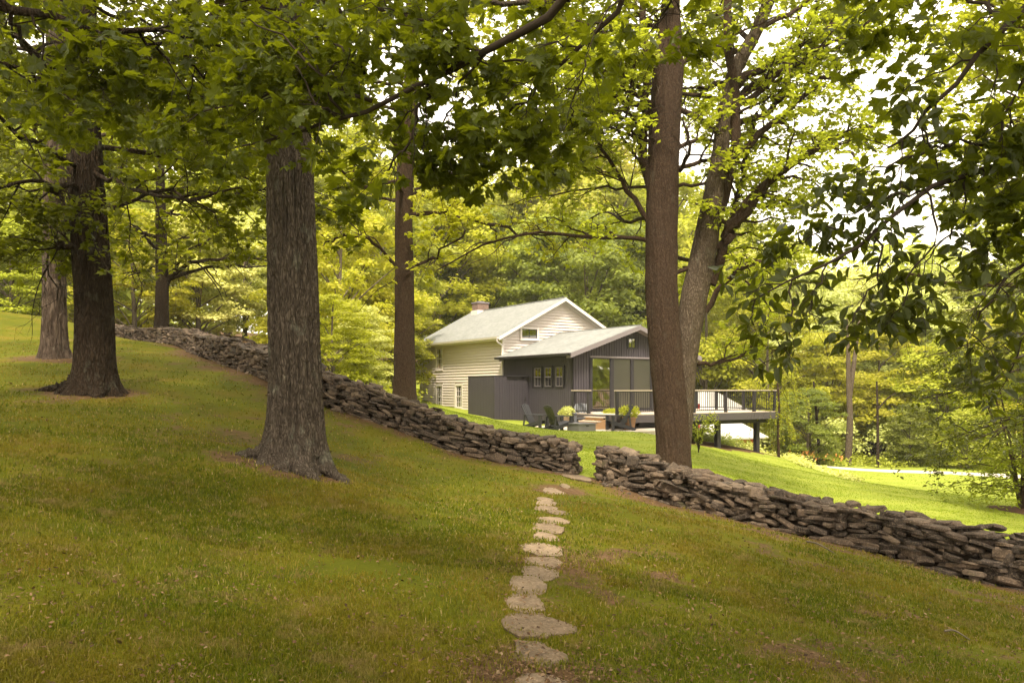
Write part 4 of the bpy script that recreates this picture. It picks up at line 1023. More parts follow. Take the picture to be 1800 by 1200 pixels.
def window(axis, pos, out, u0, u1, z0, z1, fw, mf, mg, rows=2, cols=2, parent=None, label=None, depth=.05, sill=True, mid=True, pale_panel=False, outer=None):
    """frame ring + sash + muntins, pane child"""
    m = MB()
    def B(a, b, c, d, o0, o1, mm=m):
        o0, o1 = sorted((pos+out*o0, pos+out*o1))
        if axis == 'x': mm.box(o0, o1, a, b, c, d)
        else: mm.box(a, b, o0, o1, c, d)
    B(u0, u0+fw, z0, z1, -.02, depth); B(u1-fw, u1, z0, z1, -.02, depth)
    B(u0-.015, u1+.015, z1-fw, z1+.01, -.02, depth+.008); B(u0+fw, u1-fw, z0, z0+fw*.8, -.02, depth)
    if sill: B(u0-.03, u1+.03, z0-.04, z0, -.02, depth+.04)
    o = m.build('window', mf, parent)
    if label: o['label'] = label
    s = MB(); a, b, c, d = u0+fw, u1-fw, z0+fw*.8, z1-fw; sw = .03
    for (p, q, r_, w_) in ((a, a+sw, c, d), (b-sw, b, c, d), (a, b, c, c+sw), (a, b, d-sw, d)): B(p, q, r_, w_, -.015, .02, s)
    if mid: B(a, b, (c+d)/2-.022, (c+d)/2+.022, -.012, .024, s)
    for k in range(1, cols): x = a+(b-a)*k/cols; B(x-.009, x+.009, c, d, -.010, .014, s)
    n = rows*2 if mid else rows
    for k in range(1, n):
        if mid and k == rows: continue
        zz = c+(d-c)*k/n; B(a, b, zz-.009, zz+.009, -.009, .013, s)
    s.build('sash', outer or mf, o)
    g = MB(); B(a, b, c, d, -.006, -.001, g); g.build('pane', mg, o)
    bk = MB(); B(a-.05, b+.05, c-.05, d+.05, -.50, -.46, bk); bk.build('unlit_room_sheet', M['dark'], o)  # dark sheet standing in for the unlit room behind the pane
    if pale_panel: cu = MB(); B(a, a+(b-a)*.52, c, d, -.12, -.10, cu); cu.build('pale_panel', M['pale_panel'], o)  # pale panel imitates a reflection over half the pane
    return o

EZ, AP = 2.62, 4.50      # white: eave & ridge heights; half width 3.54
W0, W1 = 5.66, 14.6
wl_open = [(11.86, 12.72, 1.0, 2.30), (11.86, 12.72, -1.15, .22), (9.6, 10.46, -1.10, .24)]
m = MB(); slabwall(m, 'x', 0, .14, W0+.14, W1-.14, -3.2, EZ, wl_open); clap(m, 'x', 0, -1, W0+.05, W1-.05, -3.0, EZ, wl_open)
m.build('white_side_wall', M['white'], house)
m = MB(); g_open = [(.98, 2.09, 2.40, 3.03)]
slp = (AP-EZ)/3.54
def glim(z):
    if z < EZ: return (0, 7.08)
    k = (z-EZ)/slp; return (k+.02, 7.08-k-.02)
# gable backing with the window notch left to the boards in front
m.prism([(0, W0+.02, -3.2), (7.08, W0+.02, -3.2), (7.08, W0+.02, EZ), (3.54, W0+.02, AP), (0, W0+.02, EZ)], (0, .12, 0))
clap(m, 'y', W0+.02, -1, .05, 7.03, .2, AP, g_open, glim)
m.build('white_gable_wall', M['white'], house)
m = MB(); m.prism([(0, W1, -3.2), (7.08, W1, -3.2), (7.08, W1, EZ), (3.54, W1, AP), (0, W1, EZ)], (0, -.12, 0)); m.box(6.94, 7.08, W0+.14, W1-.14, -3.2, EZ)
clap(m, 'y', W1, 1, .05, 7.03, -3, AP, [], glim); clap(m, 'x', 7.08, 1, W0, W1, -3, EZ, [])
m.build('white_rear_walls', M['white'], house)
for yy in (W0-.055, W1-.045): m = MB(); m.box(-.07, .045, yy, yy+.10, -3.1, EZ); m.build('corner_board', M['wtrim'], house)
window('x', 0, -1, 11.86, 12.72, 1.0, 2.30, .11, M['wtrim'], M['glass'], 2, 3, house, 'upper white sash window in the long side wall')
window('x', 0, -1, 11.86, 12.72, -1.15, .22, .11, M['wtrim'], M['glass'], 2, 3, house, 'far lower window partly behind the stone wall')
window('x', 0, -1, 9.6, 10.46, -1.10, .24, .11, M['wtrim'], M['glass'], 2, 3, house, 'near lower window beside the dark outdoor shower')
window('y', W0-.02, -1, .98, 2.09, 2.40, 3.03, .10, M['wtrim'], M['glassd'], 1, 2, house, 'small horizontal attic window in the white gable', mid=False, outer=M['gdark'])
# roofs
def roof(half, y0, y1, ez, ap, oh, th, name, mat, soff, par):
    sl_ = (ap-ez)/half; m = MB()
    for sg in (-1, 1):
        xe = half+sg*(half+oh); ze = ez-sl_*oh
        m.prism([(half, y0, ap+.03), (half, y0, ap+.03+th), (xe, y0, ze+.03+th), (xe, y0, ze+.03)], (0, y1-y0, 0))
    m.box(half-.09, half+.09, y0, y1, ap+th+.0, ap+th+.05)
    o = m.build(name, mat, par); return o, sl_
rw, sl_w = roof(3.54, W0-.35, W1+.35, EZ, AP, .42, .07, 'white_house_roof', M['roof'], None, house)
def rake(m, half, y, ez, ap, oh, wdt, thk, drop=.0, zo=.03):
    sl_ = (ap-ez)/half
    for sg in (-1, 1):
        xe = half+sg*(half+oh+.01); ze = ez-sl_*(oh+.01)
        m.prism([(half, y, ap+zo), (half, y, ap+zo-wdt), (xe, y, ze+zo-wdt), (xe, y, ze+zo)], (0, thk, 0))
for a_ in ((W0-.37, .42, .17, .085), (W0-.09, .0, .16, .02), (W1+.33, .42, .17, .085)): m = MB(); rake(m, 3.54, a_[0], EZ, AP, a_[1], a_[2], .05, zo=a_[3]); m.build('rake_trim', M['wtrim'], house)
# soffit + gutter on the left eave
m = MB(); ze = EZ-sl_w*.42
m.box(-.40, 0, W0-.3, W1+.3, ze-.06, ze-.03); m.box(-.44, -.40, W0-.3, W1+.3, ze-.10, ze+.06)
m.build('eave_soffit', M['wtrim'], house)
def gutter(y0, y1, x, z, mat, name='gutter'):
    m = MB(); pr = [(0, 0), (-.11, 0), (-.13, .09), (-.115, .09), (-.10, .015), (0, .015)]
    m.prism([(x+a, y0, z+b) for a, b in pr], (0, y1-y0, 0)); return m.build(name, mat, house)
gutter(W0-.34, W1+.34, -.44, ze-.02, M['wtrim'])
def pipe(pts, r, mat, name):
    g = Geo(); g.add(*tubes(np.array([resample(pts, 16)]), np.array([r]), np.array([r]), 8)); return g.build(name, mat, house)
pipe([(-.50, W0-.25, ze-.02), (-.46, W0-.24, ze-.18), (-.16, W0-.12, ze-.30), (-.10, W0-.10, ze-.5), (-.10, W0-.10, 1.45), (-.25, W0-.3, 1.36), (-.42, W0-.4, 1.30)], .045, M['wtrim'], 'downspout')
# chimney
m = MB(); m.box(3.1, 3.85, 13.4, 14.05, 3.9, 5.02); ch = m.build('chimney', M['brick'], house)
m = MB(); m.box(3.06, 3.89, 13.36, 14.09, 5.02, 5.09); m.box(3.3, 3.65, 13.55, 13.9, 5.09, 5.16); m.build('chimney_cap', M['fascia'], ch)
m = MB(); m.box(3.04, 3.91, 13.34, 14.11, 3.9, 4.60); m.build('flashing', M['wtrim'], ch)

# charcoal wing
GE, GA, GH = 1.55, 2.72, 3.42
gsl = (GA-GE)/GH
w3 = [(2.33, 2.99, .02, .99), (1.52, 2.18, .02, .99), (.68, 1.34, .02, .99)]
m = MB(); slabwall(m, 'x', .03, .16, .16, W0-.02, -3.2, GE, w3)
m.build('wing_side_wall', M['gdark'], house)
m = MB(); y = .0
while y < W0-.05:
    for (zz0, zz1) in ((-3.0, GE),):
        iv = [(zz0, zz1)]
        for a, b, c, d in w3:
            if y+.125 > a and y < b: iv = [(zz0, c), (d, zz1)]
        for c, d in iv: m.box(0.0, .03, y, min(y+.13, W0-.05), c, d)
    y += .142
m.build('wing_side_boards', M['grey'], house)
for i, (a, b, c, d) in enumerate(w3):
    window('x', 0, -1, a, b, c, d, .07, M['gdark'], M['glassd'], 1, 2, house, ('wing window farthest from the corner', 'middle one of three narrow wing windows', 'wing window nearest the house corner')[i], sill=False, pale_panel=True, depth=.03, outer=M['fascia'])
# gable front with porch glazing
bays = [(.99, 2.10, -.93, 1.33), (2.18, 3.28, -.93, 1.33), (3.36, 4.46, -.93, 1.33), (4.54, 5.64, -.93, 1.33)]
sg_ = (3.02, 3.56, 1.76, 2.28)
m = MB(); op = [(.99, 5.64, -.93, 1.33)]
slabwall(m, 'y', .03, .15, 0, 6.84, -3.2, GE, op)
x_ = [0, sg_[0], sg_[1], 2*GH]
def gz_(x): return GE+gsl*(x if x < GH else 2*GH-x)
m.prism([(0, .03, GE), (sg_[0], .03, GE), (sg_[0], .03, gz_(sg_[0]))], (0, .12, 0))
m.prism([(sg_[1], .03, GE), (2*GH, .03, GE), (sg_[1], .03, gz_(sg_[1]))], (0, .12, 0))
m.box(sg_[0], sg_[1], .03, .15, GE, sg_[2]); m.prism([(sg_[0], .03, sg_[3]), (sg_[1], .03, sg_[3]), (sg_[1], .03, gz_(sg_[1])), (GH, .03, GA), (sg_[0], .03, gz_(sg_[0]))], (0, .12, 0))
m.build('wing_gable_wall', M['gdark'], house)
m = MB(); x = .0; opn = [(.95, 5.68, -.97, 1.37), (sg_[0], sg_[1], sg_[2], sg_[3])]
while x < 2*GH-.05:
    iv = [(-3.0, None)]; x1 = min(x+.115, 2*GH); top = lambda q: gz_(q)-.03
    iv = [[-3.0, None]]
    for a, b, c, d in opn:
        if x1 > a and x < b:
            l = iv.pop(); iv += [[l[0], c], [d, None]]
    for c, d in iv:
        if d is None: m.prism([(x, 0, c), (x1, 0, c), (x1, 0, top(x1)), (x, 0, top(x))], (0, .03, 0))
        else: m.box(x, x1, 0, .03, c, d)
    x += .142
m.build('wing_gable_boards', M['grey'], house)
window('y', 0, -1, *sg_[:2], *sg_[2:], .05, M['gdark'], glass_mat('amber_glass', (.9, .75, .4), .3), 1, 2, house, 'small square window high in the charcoal gable', mid=False, sill=False, depth=.02)
# porch glazing: frames, panes, screens
m = MB(); m.box(.90, 5.73, -.03, .0, 1.33, 1.40); m.build('glazing_head', M['fascia'], house)
for i, (a, b, c, d) in enumerate(bays):
    m = MB(); fw = .05
    m.box(a, a+fw, -.01, .08, c, d); m.box(b-fw, b, -.01, .08, c, d); m.box(a+fw, b-fw, -.01, .08, c, c+fw); m.box(a+fw, b-fw, -.01, .08, d-fw, d)
    o = m.build('glazing_bay', M['gdark'], house)
    g = MB(); g.box(a+fw, b-fw, .03, .036, c+fw, d-fw); g.build('pane' if i == 0 else 'screen', M['glass'] if i == 0 else M['screen'], o)
m = MB()
for a, b in ((.90, .99), (2.10, 2.18), (3.28, 3.36), (4.46, 4.54), (5.64, 5.73)): m.box(a, b, -.02, .10, -.97, 1.33)
m.build('glazing_post', M['gdark'], house)
m = MB(); m.box(.16, 6.68, .16, 4.2, -1.12, -1.0); m.build('porch_floor', M['wood'], house)
m = MB(); m.box(.16, 6.68, 4.2, 4.3, -1.1, 1.5); m.box(.165, .20, .2, 4.2, -1.0, 1.5); m.box(6.65, 6.68, .2, 4.2, -1, 1.5); m.build('porch_inner_wall', M['inner'], house)
m = MB(); m.box(.16, 6.68, .2, 4.2, 1.46, 1.5); m.build('porch_ceiling', M['wood'], house)
m = MB(); m.box(6.68, 6.84, .15, W0, -3.2, GE-.02); m.build('wing_far_wall', M['grey'], house)
for xx in (2.9, 4.4): m = MB(); m.box(xx, xx+.32, 3.9, 4.0, -1, 1.2); m.build('porch_curtain', M['pale_panel'], house)
rg, _s = roof(GH, -.38, W0-.03, GE, GA, .42, .06, 'wing_roof', M['roof'], None, house)
m = MB(); rake(m, GH, -.42, GE, GA, .42, .20, .05, zo=.075); rake(m, GH, -.33, GE, GA, .40, .14, .30, zo=-.0)
m.build('wing_rake_trim', M['fascia'], house)
ze2 = GE-gsl*.42
m = MB(); m.box(-.38, .0, -.30, W0-.1, ze2-.04, ze2-.01); m.build('wing_soffit', M['gdark'], house)
gutter(-.38, W0-.03, -.40, ze2-.03, M['gdark'])
m = MB(); m.box(-.52, -.40, -.36, W0, ze2+.066, ze2+.085); m.build('gutter_lip', M['fascia'], house)

# table inside the porch, seen through the glass
tb_ = empty('dining_table', (2.62+.841*2.1-.541*1.7, 34+.541*2.1+.841*1.7, -1.0), HZ, label='orange wooden table standing inside the glazed porch', cat='table')
m = MB(); m.box(-1.1, .3, -.4, .4, .70, .76); m.build('tabletop', M['wood'], tb_)
for x in (-1.0, .15):
    for y in (-.3, .3):
        m = MB(); m.box(x, x+.08, y-.04, y+.04, 0, .70); m.build('leg', M['wood'], tb_)
bn = empty('bench', (2.62+.841*1.6-.541*.9, 34+.541*1.6+.841*.9, -1.0), HZ, label='low wooden bench before the table in the glazed porch', cat='bench')
m = MB(); m.box(-.7, .6, -.15, .15, .38, .43); m.build('seat', M['wood'], bn)
for x in (-.6, .45): m = MB(); m.box(x, x+.06, -.12, .12, 0, .38); m.build('leg', M['wood'], bn)

# ------------------------------------------------------------------ outdoor shower enclosure
sh = empty('outdoor_shower', (2.62, 34.0, 0), HZ, label='charcoal board outdoor shower enclosure standing against the wing', cat='enclosure')
def boards(m, axis, pos, o0, o1, u0, u1, z0, z1, step=.142, w_=.130):
    u = u0
    while u < u1-.02:
        b = min(u+w_, u1)
        if axis == 'x': m.box(pos+o0, pos+o1, u, b, z0, z1)
        else: m.box(u, b, pos+o0, pos+o1, z0, z1)
        u += step
X0, Y0, Y1, ZT = -1.91, 3.34, 5.72, .54
m = MB(); m.box(X0+.02, X0+.07, Y0+.07, Y1-.0, -2.6, ZT-.005); boards(m, 'x', X0, 0, .02, Y0+.03, Y1, -2.6, ZT); m.build('side_panel', M['grey'], sh)
m = MB(); m.box(X0+.0, -1.24, Y0+.02, Y0+.07, -2.6, ZT-.005); boards(m, 'y', Y0, 0, .02, X0+.0, -1.24, -2.6, ZT); m.build('front_panel', M['grey'], sh)
m = MB(); m.box(-1.20, -.0, Y0+.10, Y0+.14, -2.5, ZT-.02); boards(m, 'y', Y0+.08, 0, .02, -1.20, -.02, -2.5, ZT-.015); d_ = m.build('door', M['grey'], sh)
m = MB(); m.box(-.22, -.18, Y0+.04, Y0+.08, -.55, -.40); m.build('handle', M['black'], d_)
m = MB(); m.box(X0, -.02, Y1-.06, Y1, -2.6, ZT); m.build('back_panel', M['grey'], sh)
m = MB(); m.box(X0-.015, X0+.085, Y0-.015, Y1+.01, ZT, ZT+.035); m.box(X0+.085, -.03, Y0-.015, Y0+.085, ZT, ZT+.035); m.build('top_rail', M['gdark'], sh)

# ------------------------------------------------------------------ deck
DZ = -1.03; DX0, DX1, DY = -.56, 8.85, -3.5
deck = empty('deck', (2.62, 34.0, 0), HZ, label='raised deck with charcoal fascia and thin baluster railing behind the twin trunked tree', cat='deck')
m = MB(); y = DY
while y < -.02: m.box(DX0, DX1, y, min(y+.135, -.01), DZ-.03, DZ); y += .142
m.box(6.9, DX1, 0, 1.5, DZ-.03, DZ-.002)
m.build('decking', M['railtop'], deck)
m = MB(); m.box(DX0-.04, DX1+.04, DY-.04, DY, DZ-.33, DZ-.032); m.box(DX0-.04, DX0, DY, -.02, DZ-.33, DZ-.032); m.box(DX1, DX1+.04, DY, 1.5, DZ-.33, DZ-.032)
m.build('fascia', simple('deck_fascia', (.075, .065, .072), .55, .3, .08, 3), deck)
m = MB(); x = DX0+.2
while x < DX1: m.box(x, x+.05, DY+.01, -.03, DZ-.28, DZ-.034); x += .4
m.box(1.0, DX1-.1, DY+.45, DY+.60, DZ-.52, DZ-.282); m.build('joists', M['gdark'], deck)
for (x, y) in ((8.05, DY+.52), (5.55, DY+.52), (3.0, DY+.52), (8.2, .9), (5.6, .9)):
    wx, wy = 2.62+.841*x-.541*y, 34+.541*x+.841*y; g = gz1(wx, wy)
    m = MB(); m.box(x-.10, x+.10, y-.10, y+.10, g-.3, DZ-.521 if y < 0 else DZ-.034); m.build('support_post', M['gdark'], deck)
def railing(name, p, q, posts, ends=(1, 1)):
    p = Vector(p); q = Vector(q); L = (q-p).length; d = (q-p)/L; nrm_ = Vector((-d.y, d.x, 0))
    def at(s_, o_, z): return p+d*s_+nrm_*o_+Vector((0, 0, z))
    r = MB(); r.bar(at(-.05, 0, .935), at(L+.05, 0, .935), .13, .035); ro = r.build('handrail', M['railtop'], deck)
    for zz in (.895, .10): r = MB(); r.bar(at(0, 0, zz), at(L, 0, zz), .05, .04); r.build('rail_bar', M['black'], deck)
    b = MB(); k = int(L/.115)
    for i in range(1, k): b.bar(at(L*i/k, 0, .118), at(L*i/k, 0, .875), .015, .015, up=(1, 0, 0))
    b.build('balusters', M['black'], deck)
    for s_ in posts:
        m = MB(); m.bar(at(s_, 0, 0), at(s_, 0, .915), .11, .11, up=tuple(d)); m.build('railing_post', M['gdark'], deck)
fr = DY+.09
railing('front', (DX0+.05, fr, DZ), (DX1-.06, fr, DZ), (0.05, 2.15, 4.2, 6.1, 7.9, 9.25))
railing('side', (DX1-.06, fr+.1, DZ), (DX1-.06, 1.4, DZ), (1.7, 3.4, 4.75))
railing('left', (DX0+.05, -1.75, DZ), (DX0+.05, -.65, DZ), (.05, 1.05))
# steps at the left edge
PZ = -1.60
st = empty('steps', (2.62, 34.0, 0), HZ, label='short flight of orange wood steps rising from the patio to the deck', cat='steps')
for i in range(3):
    m = MB(); zt = PZ+.155*(i+1)-.03; m.box(DX0-.04-.28*(3-i), DX0-.04-.28*(2-i)+.02, -3.05, -1.85, zt, zt+.035); m.build('tread', M['railtop'], st)
    m = MB(); m.box(DX0-.04-.28*(3-i)+.05, DX0-.04-.28*(3-i)+.08, -3.0, -1.9, zt-.125, zt); m.build('riser', M['wood'], st)
for y in (-3.05, -2.45, -1.85):
    m = MB(); m.prism([(DX0-.04, y, PZ), (DX0-.04, y, PZ+.44), (DX0-.88, y, PZ+.12), (DX0-.88, y, PZ)], (0, .04, 0)); m.build('stringer', M['wood'], st)

# patio slab
pc = P(1010, HY, 30.9)
xs = np.linspace(-3.4, 5.2, 30); rng_ = np.random.default_rng(2)
m = MB(); poly = []
for a in np.linspace(0, 2*np.pi, 36, endpoint=False):
    poly.append((pc[0]+.4+math.cos(a)*3.9*(1+.05*math.sin(3*a)), pc[1]+.7+math.sin(a)*2.5, PZ-.25))
m.prism(poly, (0, 0, .255)); po = m.build('patio', simple('patio_stone', (.42, .37, .31), .9, .15, .2, 2.5)); tag(po, 'pale stone patio beside the house', kind='structure')

# ------------------------------------------------------------------ garden chairs, fire pit, planters
M['chair'] = simple('painted_chair', (.030, .030, .036), .5, .35, .15, 6); M['pit'] = simple('fire_pit_concrete', (.17, .165, .175), .7, .25, .12, 4)
def adirondack(name, loc, rz, label, mat=None):
    mat = mat or M['chair']
    e = empty(name, loc, rz, label=label, cat='chair', group='chairs around the fire pit')
    # faces local -Y (front); seat slopes down to the back
    m = MB()
    for i in range(6):
        y = -.28+i*.095; z = .36-.035*i; m.bar((-.27, y, z), (.27, y, z), .085, .022, up=(0, .35, 1))
    m.build('seat', mat, e)
    for k in range(5):
        x = (k-2)*.112; top = .98-.02*abs(k-2)
        m = MB(); m.bar((x, .20, .22), (x*1.08, .20+.34, top), .10, .02, up=(0, -1, .4)); m.build('back_slat', mat, e)
    for hw, yy, zz in ((.30, .52, .86), (.28, .285, .33)): m = MB(); m.bar((-hw, yy, zz), (hw, yy, zz), .08, .025, up=(0, -1, .4)); m.build('back_brace', mat, e)
    for sx in (-.33, .33):
        m = MB(); m.box(sx-.065, sx+.065, -.38, .40, .55, .575); m.build('arm', mat, e, bevel=.006)
        m = MB(); m.box(sx-.05, sx+.05, -.34, -.24, 0, .55); m.build('leg', mat, e)
        m = MB(); m.bar((sx*.88, -.34, .33), (sx*.88, .62, .03), .025, .13, up=(0, .3, 1)); m.build('leg', mat, e)
        m = MB(); m.bar((sx, .36, .56), (sx, .42, .14), .03, .06, up=(0, -1, 0)); m.build('arm_support', mat, e)
def at(px, d, z=PZ+.005): p = P(px, HY, d); return (p[0], p[1], z)
adirondack('adirondack_chair', at(944, 31.0), R(62), 'dark garden chair at the left end of the patio, seen from its side')
adirondack('adirondack_chair', at(984, 29.6), R(118), 'dark garden chair left of the fire pit, its slatted back toward the lawn')
adirondack('adirondack_chair', at(1024, 32.6), R(2), 'slate blue garden chair behind the fire pit, facing the lawn', simple('slate_chair', (.085, .09, .11), .5, .35, .1, 6))
adirondack('adirondack_chair', at(1085, 30.2), R(-78), 'dark garden chair right of the fire pit, in front of the potted shrub')
fp = empty('fire_pit', at(1022, 29.4), R(30), label='low square grey fire pit between the garden chairs', cat='fire pit')
m = MB(); m.box(-.38, .38, -.38, .38, 0, .28); m.build('body', M['pit'], fp, bevel=.01)
m = MB(); m.box(-.41, .41, -.41, -.16, .28, .32); m.box(-.41, .41, .16, .41, .28, .32); m.box(-.41, -.16, -.16, .16, .28, .32); m.box(.16, .41, -.16, .16, .28, .32); m.build('rim', M['pit'], fp)
m = MB(); m.box(-.06, .06, -.395, -.379, .20, .23); m.build('vent', M['black'], fp)
M['terra'] = simple('terracotta', (.36, .22, .14), .85, .15, .2, 6); M['potlight'] = simple('pale_planter', (.40, .30, .22), .85, .15, .2, 6)
def planter(px, d, r, h, fol, label, leaf, z=PZ, seed=0, mat=None):
    e = empty('potted_plant', at(px, d, z), 0, label=label, cat='plant', group='potted plants by the deck steps')
    m = MB(); m.lathe([(r*.68, 0), (r*.72, .02), (r*.98, h*.88), (r*1.06, h*.89), (r*1.06, h), (r*.9, h), (r*.86, h-.05)], 22); m.build('pot', mat or M['terra'], e, smooth=True)
    rng = np.random.default_rng(50+seed); n = 1500
    v = nrm(rng.normal(0, 1, (n, 3))); rad = rng.uniform(.35, 1, n)[:, None]**.5
    p = v*rad*np.array([fol, fol, fol*.62])*(1+.25*fbm(v[:, 0]*3+v[:, 2]*2, v[:, 1]*3, seed)[:, None]); p[:, 2] += h+fol*.45; p = p[p[:, 2] > h*.55]
    V, Fc, k = leaf_mesh(rng, p, nrm(p-np.array([0, 0, h]))+rng.normal(0, .6, p.shape), rng.normal(0, 1, p.shape), rng.uniform(.04, .075, len(p)), 'quad')
    mk('foliage', V, [Fc], leaf, e, attrs={'rnd': np.repeat(rng.random(len(p)), k)})
planter(999, 33.2, .24, .42, .40, 'potted plant with pale yellow green leaves by the charcoal wall', M['l_pl'], seed=1, mat=M['potlight'])
planter(1074, 32.8, .22, .40, .36, 'small potted plant beside the deck steps', M['l_yel'], seed=2)
planter(1106, 30.6, .27, .50, .44, 'large bushy plant in a terracotta pot at the deck edge', M['l_yel'], seed=3)

# ------------------------------------------------------------------ woodland behind, shrubs, drive, sheds
def proto_crown(seed, n_cl=85, per=210, rx=.30, z0=.12, flat=.55, leaf=.0165, top=.5):
    rng = np.random.default_rng(seed); c = []
    for k in range(n_cl):
        z = rng.uniform(z0, .97); f = (z-z0)/(1-z0)
        rr = rx*(math.sin(math.pi*min(1, (f*.86+.14)))**.6)*(rng.uniform(.25, 1.0)**.6)*rng.uniform(.8, 1.15); a = rng.uniform(0, 6.283)
        c.append((rr*math.cos(a), rr*math.sin(a), z, rng.uniform(.04, .085)))
    c = np.array(c); idx = np.repeat(np.arange(len(c)), (per*(c[:, 3]/.07)**2).astype(int)); n = len(idx)
    v = nrm(rng.normal(0, 1, (n, 3))); v[:, 2] = np.where(v[:, 2] < -.1, -v[:, 2]*.6, v[:, 2])
    r = c[idx, 3]*(rng.uniform(0, 1, n)**.25)*(1+.35*fbm(v[:, 0]*3+idx, v[:, 1]*3+v[:, 2]*2, seed))
    p = c[idx, :3]+v*r[:, None]*np.array([1.15, 1.15, flat])
    nor = v*1.0+np.array([0, 0, .45])+rng.normal(0, .35, (n, 3)); dr = rng.normal(0, 1, (n, 3))+v
    V, Fc, k = leaf_mesh(rng, p, nor, dr, leaf*rng.uniform(.6, 1.35, n), 'quad')
    # limbs
    g = Geo(); tr = resample([(0, 0, -.03), (.004, .0, .2), (-.006, .004, .5), (.004, 0, .9)], 12)
    g.add(*tubes(tr[None], np.array([.016]), np.array([.004]), 9))
    pick = rng.choice(len(c), 22, replace=False); ls = []
    for i in pick:
        b = tr[int(np.clip((c[i, 2]-.1)*12, 1, 10))]; e = c[i, :3]; ls.append(resample([b, (b+e)/2+np.array([0, 0, .01]), e], 6))
    g.add(*tubes(np.array(ls), np.full(22, .0055), np.full(22, .002), 5))
    return (V, Fc, np.repeat(rng.random(n), k)), (np.concatenate(g.V), np.concatenate(g.Q))
PR = [proto_crown(100+i, rx=rx, z0=z0, flat=fl, n_cl=nc) for i, (rx, z0, fl, nc) in enumerate([(.30, .10, .85, 130), (.36, .06, .75, 140), (.25, .16, .95, 110), (.34, .16, .65, 130), (.32, .03, .85, 140), (.24, .04, 1.0, 110)])]
_pc = {}
def wood_tree(name, px, d, h, wf, var, mat, label, rz, group='woodland trees beyond the lawn', bark=None, cat='tree'):
    x = (px-CX)/F*d; z = gz1(x, d)
    key = (var, mat)
    e = empty(name, (x, d, z-.1), rz, label=label, cat=cat, group=group); e.scale = (h*wf, h*wf, h)
    if key not in _pc:
        (V, Fc, rn), (TV, TQ) = PR[var]
        f = mk('foliage', V, [Fc], M[mat], e, attrs={'rnd': rn}); t_ = mk('trunk', TV, [TQ], bark or M['barkf'], e, smooth=True); _pc[key] = (f, t_)
    else:
        for s_ in _pc[key]: c_ = s_.copy(); COL.objects.link(c_); c_.parent = e
    return e
